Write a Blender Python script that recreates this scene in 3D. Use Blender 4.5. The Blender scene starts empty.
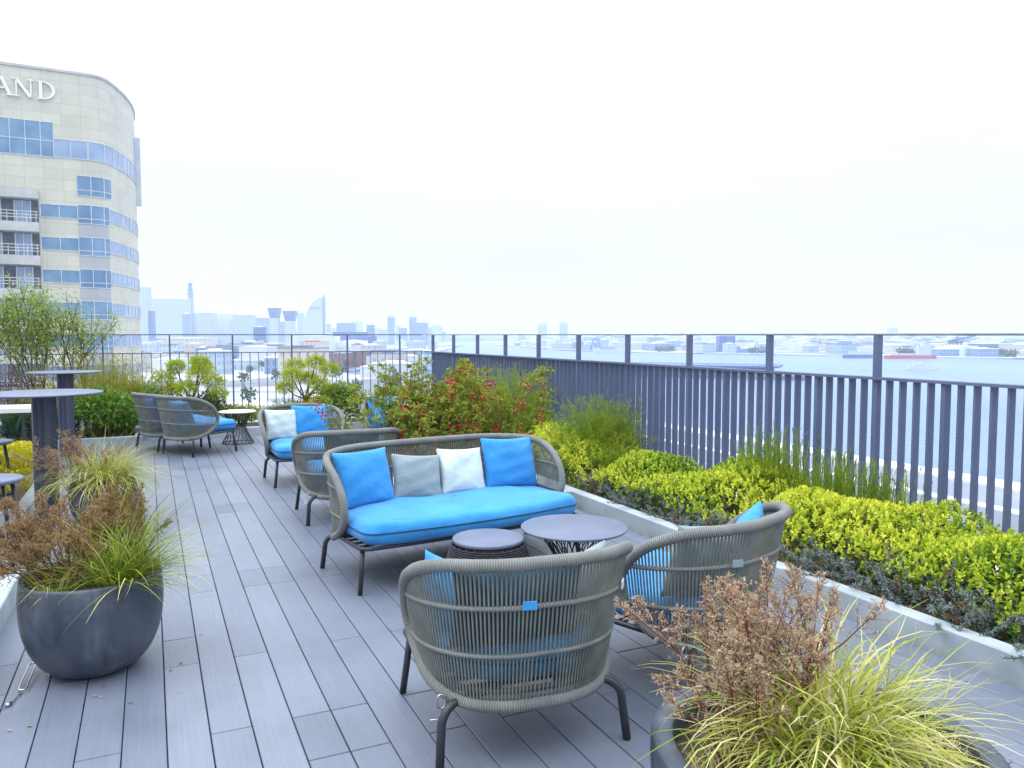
import bpy, math, random
import numpy as np
from mathutils import Vector, Matrix

scene = bpy.context.scene
COL = scene.collection
R = math.radians
PI = math.pi
rng = np.random.RandomState(11)

# ------------------------------------------------------------------ camera geometry (used to survey points from the photo)
FPX, EYE, YAW = 780.0, 1.5, R(24.9)
PIT = math.atan((384 - 335) / FPX)

def ray(px, py):
    x = (px - 512) / FPX; y = -(py - 384) / FPX
    fy = math.cos(PIT) + y * math.sin(PIT); uz = -math.sin(PIT) + y * math.cos(PIT)
    return (x * math.cos(YAW) + fy * math.sin(YAW), fy * math.cos(YAW) - x * math.sin(YAW), uz)

def at_z(px, py, z=0.0):
    r = ray(px, py); t = (z - EYE) / r[2]
    return Vector((r[0] * t, r[1] * t, z))

def at_d(px, d, z=0.0):
    """point at forward distance d (metres along the view's ground direction) and height z"""
    x = (px - 512) / FPX * d
    return Vector((x * math.cos(YAW) + d * math.sin(YAW), d * math.cos(YAW) - x * math.sin(YAW), z))

def z_at(py, d):
    y = -(py - 384) / FPX
    return EYE + d * (y * math.cos(PIT) - math.sin(PIT)) / (math.cos(PIT) + y * math.sin(PIT))

# ------------------------------------------------------------------ tags
def tag(o, label=None, cat=None, group=None, kind=None):
    if label: o['label'] = label
    if cat: o['category'] = cat
    if group: o['group'] = group
    if kind: o['kind'] = kind
    return o

def thing(name, label, cat, loc=(0, 0, 0), rz=0.0, group=None):
    o = bpy.data.objects.new(name, None)
    o.empty_display_size = 0.1
    COL.objects.link(o)
    o.location = loc; o.rotation_euler = (0, 0, rz)
    return tag(o, label, cat, group)

def copy_tree(o, parent=None):
    c = o.copy(); COL.objects.link(c)
    if parent is not None: c.parent = parent
    for ch in list(o.children): copy_tree(ch, c)
    return c

# ------------------------------------------------------------------ mesh builder
class MB:
    def __init__(s):
        s.v = []; s.f = []; s.sm = []; s.uv = []; s.tone = []
    def add(s, verts, faces, smooth=False, uvs=None, tone=0.5):
        b = len(s.v)
        s.v.extend([tuple(p) for p in verts]); s.tone.extend([tone] * len(verts))
        for i, f in enumerate(faces):
            s.f.append([b + k for k in f]); s.sm.append(smooth)
            s.uv.append(uvs[i] if uvs else [(0, 0)] * len(f))
        return s
    def box(s, x0, x1, y0, y1, z0, z1, M=None, tone=0.5, bev=0.0):
        if bev > 0:
            b = bev
            vs = []
            for z, i in ((z0, 0), (z1 - b, 0), (z1, b)):
                vs += [(x0 + i, y0 + i, z), (x1 - i, y0 + i, z), (x1 - i, y1 - i, z), (x0 + i, y1 - i, z)]
            fs = [(3, 2, 1, 0)]
            for l in (0, 4):
                for k in range(4):
                    fs.append((l + k, l + (k + 1) % 4, l + 4 + (k + 1) % 4, l + 4 + k))
            fs.append((8, 9, 10, 11))
            us = [[(vs[q][0], vs[q][1]) for q in f] for f in fs]
        else:
            vs = [(x0, y0, z0), (x1, y0, z0), (x1, y1, z0), (x0, y1, z0), (x0, y0, z1), (x1, y0, z1), (x1, y1, z1), (x0, y1, z1)]
            fs = [(3, 2, 1, 0), (4, 5, 6, 7), (0, 1, 5, 4), (1, 2, 6, 5), (2, 3, 7, 6), (3, 0, 4, 7)]
            us = [[(x0, y0)] * 4, [(-9, -9)] * 4] + [None] * 4
            w, d = x1 - x0, y1 - y0
            for i, L in ((2, w), (3, d), (4, w), (5, d)):
                us[i] = [(0, 0), (L, 0), (L, z1 - z0), (0, z1 - z0)]
        if M is not None: vs = [M @ Vector(p) for p in vs]
        return s.add(vs, fs, False, us, tone)
    def prism(s, poly, z0, z1, smooth_side=False, tone=0.5, M=None):
        n = len(poly)
        vs = [(p[0], p[1], z0) for p in poly] + [(p[0], p[1], z1) for p in poly]
        if M is not None: vs = [M @ Vector(p) for p in vs]
        s.add(vs, [list(range(n))[::-1], list(range(n, 2 * n))], False, None, tone)
        L = 0; fs = []; us = []
        for k in range(n):
            a, b = poly[k], poly[(k + 1) % n]; l = math.hypot(b[0] - a[0], b[1] - a[1])
            fs.append((k, (k + 1) % n, n + (k + 1) % n, n + k))
            us.append([(L, 0), (L + l, 0), (L + l, z1 - z0), (L, z1 - z0)]); L += l
        return s.add(vs, fs, smooth_side, us, tone)
    def tube(s, pts, r, n=8, closed=False, tone=0.5, caps=True):
        P = [Vector(p) for p in pts]; N = len(P)
        rr = r if hasattr(r, '__len__') else [r] * N
        T = []
        for i in range(N):
            if closed: t = P[(i + 1) % N] - P[i - 1]
            else: t = P[min(i + 1, N - 1)] - P[max(i - 1, 0)]
            if t.length < 1e-9: t = Vector((0, 0, 1))
            T.append(t.normalized())
        ref = Vector((0, 0, 1)) if abs(T[0].z) < 0.9 else Vector((1, 0, 0))
        u = (ref - T[0] * ref.dot(T[0])).normalized()
        vs = []; D = [0.0]
        for i in range(N):
            u = (u - T[i] * u.dot(T[i]))
            if u.length < 1e-6: u = T[i].orthogonal()
            u.normalize(); w = T[i].cross(u)
            for k in range(n):
                a = 2 * PI * k / n
                vs.append(P[i] + (u * math.cos(a) + w * math.sin(a)) * rr[i])
            if i: D.append(D[-1] + (P[i] - P[i - 1]).length)
        fs = []; us = []
        last = N if closed else N - 1
        shift = 0
        if closed:
            a0 = vs[0]; e = [(vs[(N - 1) * n + k] - a0).length for k in range(n)]
            shift = min(range(n), key=lambda k: e[k])
        for i in range(last):
            j = (i + 1) % N
            d0 = D[i]; d1 = D[i + 1] if i + 1 < N else D[-1] + (P[0] - P[-1]).length
            for k in range(n):
                k2 = (k + 1) % n
                if closed and j == 0:
                    fs.append((i * n + k, i * n + k2, (k2 - shift) % n, (k - shift) % n))
                else:
                    fs.append((i * n + k, i * n + k2, j * n + k2, j * n + k))
                us.append([(k / n, d0), ((k + 1) / n, d0), ((k + 1) / n, d1), (k / n, d1)])
        s.add(vs, fs, True, us, tone)
        if caps and not closed:
            b = len(s.v) - N * n
            s.f.append([b + k for k in range(n)][::-1]); s.sm.append(False); s.uv.append([(0, 0)] * n)
            s.f.append([b + (N - 1) * n + k for k in range(n)]); s.sm.append(False); s.uv.append([(0, 0)] * n)
        return s
    def lathe(s, prof, n=32, c=(0, 0, 0), smooth=True, tone=0.5, cap=False):
        vs = []
        for (r, z) in prof:
            for k in range(n):
                a = 2 * PI * k / n
                vs.append((c[0] + r * math.cos(a), c[1] + r * math.sin(a), c[2] + z))
        fs = []; us = []; L = 0
        for i in range(len(prof) - 1):
            l = math.hypot(prof[i + 1][0] - prof[i][0], prof[i + 1][1] - prof[i][1])
            for k in range(n):
                k2 = (k + 1) % n
                fs.append((i * n + k, i * n + k2, (i + 1) * n + k2, (i + 1) * n + k))
                us.append([(k / n, L), ((k + 1) / n, L), ((k + 1) / n, L + l), (k / n, L + l)])
            L += l
        s.add(vs, fs, smooth, us, tone)
        if cap:
            b = len(s.v) - len(prof) * n
            s.f.append([b + (len(prof) - 1) * n + k for k in range(n)]); s.sm.append(False); s.uv.append([(0, 0)] * n)
            s.f.append([b + k for k in range(n)][::-1]); s.sm.append(False); s.uv.append([(0, 0)] * n)
        return s
    def build(s, name, mat, parent=None, loc=None, rz=None):
        me = bpy.data.meshes.new(name)
        me.from_pydata(s.v, [], s.f)
        me.polygons.foreach_set('use_smooth', s.sm)
        uvl = me.uv_layers.new(name='UVMap')
        flat = [c for f in s.uv for p in f for c in p]
        uvl.data.foreach_set('uv', flat)
        at = me.attributes.new('tone', 'FLOAT', 'POINT')
        at.data.foreach_set('value', s.tone)
        me.materials.append(mat); me.update()
        o = bpy.data.objects.new(name, me); COL.objects.link(o)
        if parent is not None: o.parent = parent
        if loc is not None: o.location = loc
        if rz is not None: o.rotation_euler = (0, 0, rz)
        return o

def np_mesh(name, V, F, tone, mat, parent=None, smooth=False, loc=None):
    """numpy mesh: V (n,3), F (m,k), tone (n,)"""
    me = bpy.data.meshes.new(name)
    k = F.shape[1]
    me.vertices.add(len(V)); me.vertices.foreach_set('co', np.ascontiguousarray(V, dtype=np.float32).ravel())
    me.loops.add(F.size); me.loops.foreach_set('vertex_index', np.ascontiguousarray(F, dtype=np.int32).ravel())
    me.polygons.add(len(F)); me.polygons.foreach_set('loop_start', np.arange(0, F.size, k, dtype=np.int32))
    me.polygons.foreach_set('use_smooth', np.full(len(F), smooth))
    at = me.attributes.new('tone', 'FLOAT', 'POINT'); at.data.foreach_set('value', np.ascontiguousarray(tone, dtype=np.float32))
    me.materials.append(mat); me.update(calc_edges=True); me.validate()
    o = bpy.data.objects.new(name, me); COL.objects.link(o)
    if parent is not None: o.parent = parent
    if loc is not None: o.location = loc
    return o

def unit(a):
    return a / np.maximum(np.linalg.norm(a, axis=-1, keepdims=True), 1e-9)

def leaf_arrays(P, D, L, W, fold=0.15, r=rng, flat=None):
    """rhombic folded leaves; P base points, D directions. returns V,F"""
    n = len(P); D = unit(D)
    A = r.normal(size=(n, 3))
    if flat is not None: A = A * (1 - flat) + np.array([0, 0, 1.0]) * flat * 3
    S = unit(np.cross(D, A)); U = np.cross(S, D)
    U = np.where(U[:, 2:3] < 0, -U, U)
    L = np.broadcast_to(np.asarray(L, dtype=float), (n,))[:, None]; W = np.broadcast_to(np.asarray(W, dtype=float), (n,))[:, None]
    V = np.empty((n, 4, 3))
    V[:, 0] = P
    V[:, 1] = P + D * L * .48 + S * W * .5 + U * L * fold
    V[:, 2] = P + D * L - U * L * .08
    V[:, 3] = P + D * L * .48 - S * W * .5 + U * L * fold
    b = (np.arange(n) * 4)[:, None]
    F = np.concatenate([b + np.array([[0, 1, 2]]), b + np.array([[0, 2, 3]])], 0)
    return V.reshape(-1, 3), F

def blade_arrays(B, az, L, lean, droop, W, seg=5, taper=1.0):
    """arching grass blades -> V,F(quads)"""
    n = len(B)
    H = np.stack([np.cos(az), np.sin(az), np.zeros(n)], 1)
    S = np.stack([-np.sin(az), np.cos(az), np.zeros(n)], 1)
    p = B.copy(); ang = lean.copy(); V = np.empty((n, seg + 1, 2, 3)); az = az.copy(); kink = rng.normal(0, .16, n)
    for i in range(seg + 1):
        w = W * (1 - (i / seg) ** 1.6 * .92 * taper) * .5
        V[:, i, 0] = p - S * w[:, None]; V[:, i, 1] = p + S * w[:, None]
        if i < seg:
            p = p + (L / seg)[:, None] * (H * np.sin(ang)[:, None] + np.array([0, 0, 1.]) * np.cos(ang)[:, None])
            ang = ang + droop / seg * rng.uniform(.4, 1.6, n)
            az = az + kink + rng.normal(0, .07, n); H = np.stack([np.cos(az), np.sin(az), np.zeros(n)], 1)
    F = []
    b = np.arange(n) * (seg + 1) * 2
    for i in range(seg):
        F.append(np.stack([b + 2 * i, b + 2 * i + 1, b + 2 * i + 3, b + 2 * i + 2], 1))
    return V.reshape(-1, 3), np.concatenate(F, 0), p

class Cloud:
    """collects numpy pieces (triangles or quads, kept apart by kind) into one mesh"""
    def __init__(s): s.V = []; s.F = []; s.T = []; s.n = 0
    def add(s, V, F, tone):
        s.V.append(V); 
        if F.shape[1] == 4: F = np.concatenate([F[:, [0, 1, 2]], F[:, [0, 2, 3]]], 0)
        s.F.append(F + s.n); s.n += len(V)
        s.T.append(np.broadcast_to(np.asarray(tone, dtype=float), (len(V),)) if np.ndim(tone) == 0 or len(tone) == len(V) else np.repeat(tone, len(V) // len(tone)))
        return s
    def build(s, name, mat, parent=None, loc=None):
        return np_mesh(name, np.concatenate(s.V), np.concatenate(s.F), np.concatenate(s.T), mat, parent, False, loc)

def seg_arrays(P0, P1, r0, r1, n=4):
    """tapered twig segments"""
    m = len(P0); D = unit(P1 - P0)
    A = np.where(np.abs(D[:, 2:3]) < .9, np.array([[0, 0, 1.]]), np.array([[1., 0, 0]]))
    U = unit(np.cross(D, A)); W = np.cross(D, U)
    r0 = np.broadcast_to(np.asarray(r0, dtype=float), (m,)); r1 = np.broadcast_to(np.asarray(r1, dtype=float), (m,))
    V = np.empty((m, 2, n, 3))
    for k in range(n):
        a = 2 * PI * k / n
        o = U * math.cos(a) + W * math.sin(a)
        V[:, 0, k] = P0 + o * r0[:, None]; V[:, 1, k] = P1 + o * r1[:, None]
    b = np.arange(m) * 2 * n
    F = np.concatenate([np.stack([b + k, b + (k + 1) % n, b + n + (k + 1) % n, b + n + k], 1) for k in range(n)], 0)
    return V.reshape(-1, 3), F

def grow(base, d, length, r, depth, r_=rng, spread=.5, kids=3, up=.15, bend=.12, shrink=.62, steps=3):
    """branching twigs. returns list of (p0,p1,r0,r1) and tips [(p,d)]"""
    segs = []; tips = []
    def rec(p, d, L, rad, dep):
        q = p; dd = d
        for i in range(steps):
            dd = dd + Vector(r_.normal(size=3)) * bend + Vector((0, 0, up * .3)); dd.normalize()
            q2 = q + dd * (L / steps)
            ra = rad * (1 - .25 * i / steps); rb = rad * (1 - .25 * (i + 1) / steps)
            segs.append((q, q2, ra, rb)); q = q2
            if dep > 0 and i >= 1:
                for _ in range(kids if i == steps - 1 else max(1, kids - 1)):
                    nd = dd + Vector(r_.normal(size=3)) * spread + Vector((0, 0, up)); nd.normalize()
                    rec(q, nd, L * shrink * r_.uniform(.75, 1.2), rad * .62, dep - 1)
        tips.append((q, dd))
    rec(Vector(base), Vector(d).normalized(), length, r, depth)
    return segs, tips

def segs_to(cloud, segs, tone, n=4):
    P0 = np.array([s[0][:] for s in segs]); P1 = np.array([s[1][:] for s in segs])
    V, F = seg_arrays(P0, P1, np.array([s[2] for s in segs]), np.array([s[3] for s in segs]), n)
    cloud.add(V, F, tone)

# ------------------------------------------------------------------ materials
def new_mat(name):
    m = bpy.data.materials.new(name); m.use_nodes = True
    nt = m.node_tree; bs = nt.nodes['Principled BSDF']
    return m, nt, bs

def N(nt, t, **kw):
    n = nt.nodes.new(t)
    for k, v in kw.items():
        if k in n.inputs: n.inputs[k].default_value = v
        else: setattr(n, k, v)
    return n

def ramp(nt, stops):
    n = nt.nodes.new('ShaderNodeValToRGB'); e = n.color_ramp.elements
    while len(e) > 1: e.remove(e[-1])
    e[0].position = stops[0][0]; e[0].color = (*stops[0][1], 1)
    for p, c in stops[1:]:
        q = e.new(p); q.color = (*c, 1)
    return n

def coords(nt, kind='Object', scale=(1, 1, 1)):
    tc = N(nt, 'ShaderNodeTexCoord'); mp = N(nt, 'ShaderNodeMapping'); mp.inputs['Scale'].default_value = scale
    nt.links.new(tc.outputs[kind], mp.inputs[0]); return mp.outputs[0]

def noisy(name, c1, c2, scale=6, rough=.6, bump=.0, bscale=60, metal=0, spec=.5, stretch=(1, 1, 1), detail=5, rough2=None, lo=.35, hi=.65):
    m, nt, bs = new_mat(name); L = nt.links.new
    co = coords(nt, 'Object', stretch)
    nz = N(nt, 'ShaderNodeTexNoise', Scale=scale, Detail=detail); L(co, nz.inputs['Vector'])
    rp = ramp(nt, [(lo, c1), (hi, c2)]); L(nz.outputs['Fac'], rp.inputs[0]); L(rp.outputs[0], bs.inputs['Base Color'])
    bs.inputs['Roughness'].default_value = rough; bs.inputs['Metallic'].default_value = metal
    bs.inputs['Specular IOR Level'].default_value = spec
    if rough2 is not None:
        mr = N(nt, 'ShaderNodeMapRange'); mr.inputs['To Min'].default_value = rough; mr.inputs['To Max'].default_value = rough2
        L(nz.outputs['Fac'], mr.inputs['Value']); L(mr.outputs[0], bs.inputs['Roughness'])
    if bump:
        n2 = N(nt, 'ShaderNodeTexNoise', Scale=bscale, Detail=4); L(co, n2.inputs['Vector'])
        bp = N(nt, 'ShaderNodeBump', Strength=bump, Distance=.01); L(n2.outputs['Fac'], bp.inputs['Height']); L(bp.outputs[0], bs.inputs['Normal'])
    return m

def leafy(name, stops, rough=.5, transl=.3, tcol=None, spec=.35):
    """leaf material: colour by the per-leaf 'tone' attribute, part of the light passes through"""
    m, nt, bs = new_mat(name); L = nt.links.new
    a = N(nt, 'ShaderNodeAttribute', attribute_name='tone')
    rp = ramp(nt, stops); L(a.outputs['Fac'], rp.inputs[0]); L(rp.outputs[0], bs.inputs['Base Color'])
    bs.inputs['Roughness'].default_value = rough; bs.inputs['Specular IOR Level'].default_value = spec
    if transl:
        tr = N(nt, 'ShaderNodeBsdfTranslucent'); L(rp.outputs[0], tr.inputs[0])
        mx = N(nt, 'ShaderNodeMixShader'); mx.inputs[0].default_value = transl
        L(bs.outputs[0], mx.inputs[1]); L(tr.outputs[0], mx.inputs[2]); L(mx.outputs[0], nt.nodes['Material Output'].inputs[0])
    return m

M = {}
def mats():
    # deck boards: per-board tone, long grain, faint scuffs
    m, nt, bs = new_mat('deck_composite'); L = nt.links.new
    a = N(nt, 'ShaderNodeAttribute', attribute_name='tone')
    rp = ramp(nt, [(0, (.112, .130, .178)), (.5, (.137, .157, .212)), (1, (.166, .186, .244))]); L(a.outputs['Fac'], rp.inputs[0])
    co = coords(nt, 'Object', (90, 2.2, 1)); g = N(nt, 'ShaderNodeTexNoise', Scale=1.0, Detail=6); L(co, g.inputs['Vector'])
    co2 = coords(nt, 'Object', (1, 1, 1)); st = N(nt, 'ShaderNodeTexNoise', Scale=1.3, Detail=7, Roughness=.65); L(co2, st.inputs['Vector'])
    mx = N(nt, 'ShaderNodeMixRGB', blend_type='MULTIPLY'); mx.inputs[0].default_value = 1
    r1 = ramp(nt, [(.3, (.92, .92, .92)), (.7, (1.05, 1.05, 1.05))]); L(g.outputs['Fac'], r1.inputs[0]); L(rp.outputs[0], mx.inputs[1]); L(r1.outputs[0], mx.inputs[2])
    mx2 = N(nt, 'ShaderNodeMixRGB', blend_type='MULTIPLY'); mx2.inputs[0].default_value = 1
    r2 = ramp(nt, [(.28, (.74, .76, .76)), (.48, (1, 1, 1)), (.75, (1.12, 1.1, 1.08))]); L(st.outputs['Fac'], r2.inputs[0]); L(mx.outputs[0], mx2.inputs[1]); L(r2.outputs[0], mx2.inputs[2])
    L(mx2.outputs[0], bs.inputs['Base Color'])
    mr = N(nt, 'ShaderNodeMapRange'); mr.inputs['To Min'].default_value = .34; mr.inputs['To Max'].default_value = .58; L(st.outputs['Fac'], mr.inputs[0]); L(mr.outputs[0], bs.inputs['Roughness'])
    bp = N(nt, 'ShaderNodeBump', Strength=.25, Distance=.002); L(g.outputs['Fac'], bp.inputs['Height']); L(bp.outputs[0], bs.inputs['Normal'])
    M['deck'] = m
    M['deck_under'] = noisy('deck_under', (.055, .058, .07), (.08, .082, .095), rough=.9)
    # cord: wrapped rope with fine twist
    m, nt, bs = new_mat('wrapped_cord'); L = nt.links.new
    uv = N(nt, 'ShaderNodeTexCoord'); sx = N(nt, 'ShaderNodeSeparateXYZ'); L(uv.outputs['UV'], sx.inputs[0])
    ma = N(nt, 'ShaderNodeMath', operation='MULTIPLY'); ma.inputs[1].default_value = 2 * PI / .0085; L(sx.outputs['Y'], ma.inputs[0])
    sn = N(nt, 'ShaderNodeMath', operation='SINE'); L(ma.outputs[0], sn.inputs[0])
    bp = N(nt, 'ShaderNodeBump', Strength=.8, Distance=.0022); L(sn.outputs[0], bp.inputs['Height']); L(bp.outputs[0], bs.inputs['Normal'])
    nz = N(nt, 'ShaderNodeTexNoise', Scale=9, Detail=4); L(uv.outputs['Object'], nz.inputs['Vector'])
    rp = ramp(nt, [(.3, (.195, .208, .205)), (.7, (.275, .288, .278))]); L(nz.outputs['Fac'], rp.inputs[0])
    mr = N(nt, 'ShaderNodeMapRange'); mr.inputs['From Min'].default_value = -1; mr.inputs['To Min'].default_value = .6; mr.inputs['To Max'].default_value = 1.0; L(sn.outputs[0], mr.inputs[0])
    mx = N(nt, 'ShaderNodeMixRGB', blend_type='MULTIPLY'); mx.inputs[0].default_value = 1; L(rp.outputs[0], mx.inputs[1]); L(mr.outputs[0], mx.inputs[2]); L(mx.outputs[0], bs.inputs['Base Color'])
    bs.inputs['Roughness'].default_value = .75
    M['rope'] = m
    M['cord'] = noisy('back_cord', (.135, .15, .135), (.19, .205, .185), scale=12, rough=.75)
    M['metal'] = noisy('charcoal_metal', (.018, .022, .03), (.028, .033, .043), scale=20, rough=.38, spec=.5, rough2=.5)
    def fabric(name, c1, c2):
        m = noisy(name, [c * .86 for c in c1], [min(1, c * 1.1) for c in c2], scale=3.5, rough=.85, spec=.2, detail=7, lo=.25, hi=.75)
        nt = m.node_tree; L = nt.links.new; bs = nt.nodes['Principled BSDF']
        co = coords(nt, 'Object', (1, 1, 1))
        w1 = N(nt, 'ShaderNodeTexWave', Scale=260, Distortion=1.5); w1.bands_direction = 'X'; L(co, w1.inputs['Vector'])
        w2 = N(nt, 'ShaderNodeTexWave', Scale=260, Distortion=1.5); w2.bands_direction = 'Z'; L(co, w2.inputs['Vector'])
        ad = N(nt, 'ShaderNodeMath', operation='ADD'); L(w1.outputs['Fac'], ad.inputs[0]); L(w2.outputs['Fac'], ad.inputs[1])
        n2 = N(nt, 'ShaderNodeTexNoise', Scale=7, Detail=3); L(co, n2.inputs['Vector'])
        b1 = N(nt, 'ShaderNodeBump', Strength=.6, Distance=.035); L(n2.outputs['Fac'], b1.inputs['Height'])
        b2 = N(nt, 'ShaderNodeBump', Strength=.18, Distance=.001); L(ad.outputs[0], b2.inputs['Height']); L(b1.outputs[0], b2.inputs['Normal']); L(b2.outputs[0], bs.inputs['Normal'])
        bs.inputs['Sheen Weight'].default_value = .15
        return m
    M['blue'] = fabric('blue_fabric', (.03, .235, .56), (.042, .27, .62))
    M['grey_fab'] = fabric('grey_fabric', (.205, .265, .295), (.245, .305, .33))
    M['white_fab'] = fabric('pale_fabric', (.48, .57, .58), (.56, .64, .63))
    M['teal'] = fabric('dark_teal_fabric', (.02, .06, .11), (.028, .075, .13))
    M['piping'] = noisy('piping', (.008, .05, .13), (.012, .06, .16), rough=.8)
    M['tabletop'] = noisy('grey_tabletop', (.108, .132, .205), (.128, .152, .23), scale=7, rough=.42, rough2=.55)
    M['whitetop'] = noisy('white_tabletop', (.62, .62, .62), (.7, .7, .69), scale=5, rough=.5)
    M['wicker'] = noisy('dark_wicker', (.012, .013, .02), (.02, .021, .03), scale=30, rough=.6)
    M['bar'] = noisy('bar_table_metal', (.12, .145, .225), (.14, .165, .25), scale=6, rough=.4, rough2=.55)
    M['pole'] = noisy('bar_pole_metal', (.045, .06, .105), (.06, .075, .125), scale=5, rough=.4, rough2=.5)
    # planter pot: dark metal grey with drips, dirt and scuffs
    m, nt, bs = new_mat('pot_glaze'); L = nt.links.new
    co = coords(nt, 'Object', (1, 1, 1)); co2 = coords(nt, 'Object', (9, 9, .8))
    n1 = N(nt, 'ShaderNodeTexNoise', Scale=4.2, Detail=9, Roughness=.7, Distortion=.6); L(co, n1.inputs['Vector'])
    n2 = N(nt, 'ShaderNodeTexNoise', Scale=1.4, Detail=5); L(co2, n2.inputs['Vector'])
    r1 = ramp(nt, [(.3, (.020, .030, .048)), (.48, (.050, .062, .092)), (.62, (.072, .086, .115)), (.74, (.15, .16, .19))]); L(n1.outputs['Fac'], r1.inputs[0])
    r2 = ramp(nt, [(.3, (.35, .36, .40)), (.46, (.9, .9, .95)), (.6, (1.05, 1.05, 1.05)), (.68, (1.5, 1.48, 1.5))]); L(n2.outputs['Fac'], r2.inputs[0])
    mx = N(nt, 'ShaderNodeMixRGB', blend_type='MULTIPLY'); mx.inputs[0].default_value = .8; L(r1.outputs[0], mx.inputs[1]); L(r2.outputs[0], mx.inputs[2])
    L(mx.outputs[0], bs.inputs['Base Color'])
    mr = N(nt, 'ShaderNodeMapRange'); mr.inputs['To Min'].default_value = .28; mr.inputs['To Max'].default_value = .6; L(n1.outputs['Fac'], mr.inputs[0]); L(mr.outputs[0], bs.inputs['Roughness'])
    bp = N(nt, 'ShaderNodeBump', Strength=.15, Distance=.01); L(n1.outputs['Fac'], bp.inputs['Height']); L(bp.outputs[0], bs.inputs['Normal'])
    M['pot'] = m
    M['soil'] = noisy('soil', (.045, .03, .02), (.13, .1, .065), scale=30, rough=.95, bump=.8, bscale=90)
    M['kerb'] = noisy('pale_concrete', (.26, .30, .32), (.36, .40, .42), scale=2.4, rough=.8, bump=.12, bscale=120, detail=8)
    M['kerb_cap'] = noisy('kerb_cap', (.27, .32, .36), (.38, .43, .48), scale=4, rough=.75, bump=.1, bscale=120, detail=8)
    M['fence'] = noisy('fence_paint', (.082, .104, .19), (.102, .125, .22), scale=3, rough=.45, rough2=.55)
    M['rail'] = noisy('rail_steel', (.20, .22, .26), (.26, .28, .32), scale=8, rough=.4)
    M['steel'] = noisy('steel', (.45, .46, .48), (.6, .6, .62), scale=30, rough=.3, metal=1)
    M['bark'] = noisy('bark', (.06, .04, .028), (.12, .085, .06), scale=25, rough=.9)
    M['redstem'] = leafy('dry_stem', [(0, (.09, .022, .018)), (.5, (.16, .045, .032)), (1, (.20, .10, .06))], rough=.7, transl=0)
    M['drybrown'] = leafy('dry_flower', [(0, (.22, .13, .08)), (.5, (.46, .33, .22)), (1, (.66, .54, .40))], rough=.8, transl=.25)
    M['olivedry'] = leafy('olive_dry_flower', [(0, (.14, .10, .03)), (.5, (.24, .19, .06)), (1, (.38, .30, .12))], rough=.8, transl=.25)
    M['rustdry'] = leafy('rusty_dry_flower', [(0, (.16, .09, .04)), (.5, (.34, .225, .105)), (1, (.52, .40, .21))], rough=.8, transl=.25)
    M['sedge'] = leafy('sedge_blade', [(0, (.06, .13, .012)), (.35, (.19, .29, .02)), (.6, (.40, .45, .05)), (.85, (.58, .55, .19)), (1, (.66, .58, .34))], rough=.5, transl=.3)
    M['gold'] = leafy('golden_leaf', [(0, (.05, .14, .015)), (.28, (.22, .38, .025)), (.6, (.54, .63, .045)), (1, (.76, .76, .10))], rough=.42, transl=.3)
    M['juniper'] = leafy('grey_green_needle', [(0, (.07, .11, .09)), (.5, (.165, .22, .205)), (.9, (.28, .33, .325)), (1, (.18, .10, .06))], rough=.65, transl=.15)
    M['feather'] = leafy('feathery_green', [(0, (.08, .14, .008)), (.5, (.20, .30, .018)), (1, (.36, .43, .04))], rough=.55, transl=.3)
    M['nandina'] = leafy('nandina_leaf', [(0, (.07, .13, .015)), (.45, (.19, .28, .025)), (.75, (.34, .39, .04)), (.9, (.34, .22, .04)), (1, (.34, .08, .03))], rough=.45, transl=.3)
    M['berry'] = leafy('red_berry', [(0, (.30, .008, .008)), (1, (.52, .02, .015))], rough=.3, transl=0)
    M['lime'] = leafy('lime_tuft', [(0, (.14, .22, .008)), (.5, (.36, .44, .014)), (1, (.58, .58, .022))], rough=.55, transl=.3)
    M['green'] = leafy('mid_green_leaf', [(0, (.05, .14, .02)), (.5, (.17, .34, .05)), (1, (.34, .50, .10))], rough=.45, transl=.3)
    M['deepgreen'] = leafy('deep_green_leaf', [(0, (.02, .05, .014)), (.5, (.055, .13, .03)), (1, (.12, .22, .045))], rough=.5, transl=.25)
    M['paleleaf'] = leafy('pale_green_leaf', [(0, (.10, .17, .025)), (.5, (.25, .36, .06)), (.85, (.40, .48, .12)), (1, (.44, .36, .14))], rough=.5, transl=.35)
    M['orange_grass'] = leafy('rusty_grass', [(0, (.12, .19, .015)), (.5, (.32, .37, .03)), (.75, (.46, .36, .05)), (1, (.46, .20, .04))], rough=.55, transl=.3)
    M['purple'] = leafy('purple_twig_leaf', [(0, (.09, .05, .06)), (.5, (.17, .10, .12)), (1, (.28, .20, .20))], rough=.6, transl=.25)
    M['yucca'] = leafy('blue_green_blade', [(0, (.025, .06, .045)), (.5, (.06, .13, .10)), (1, (.13, .22, .16))], rough=.5, transl=.15)
    M['yellow'] = leafy('yellow_leaf', [(0, (.20, .26, .01)), (.5, (.52, .48, .015)), (1, (.68, .60, .03))], rough=.45, transl=.3)
mats()
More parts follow.
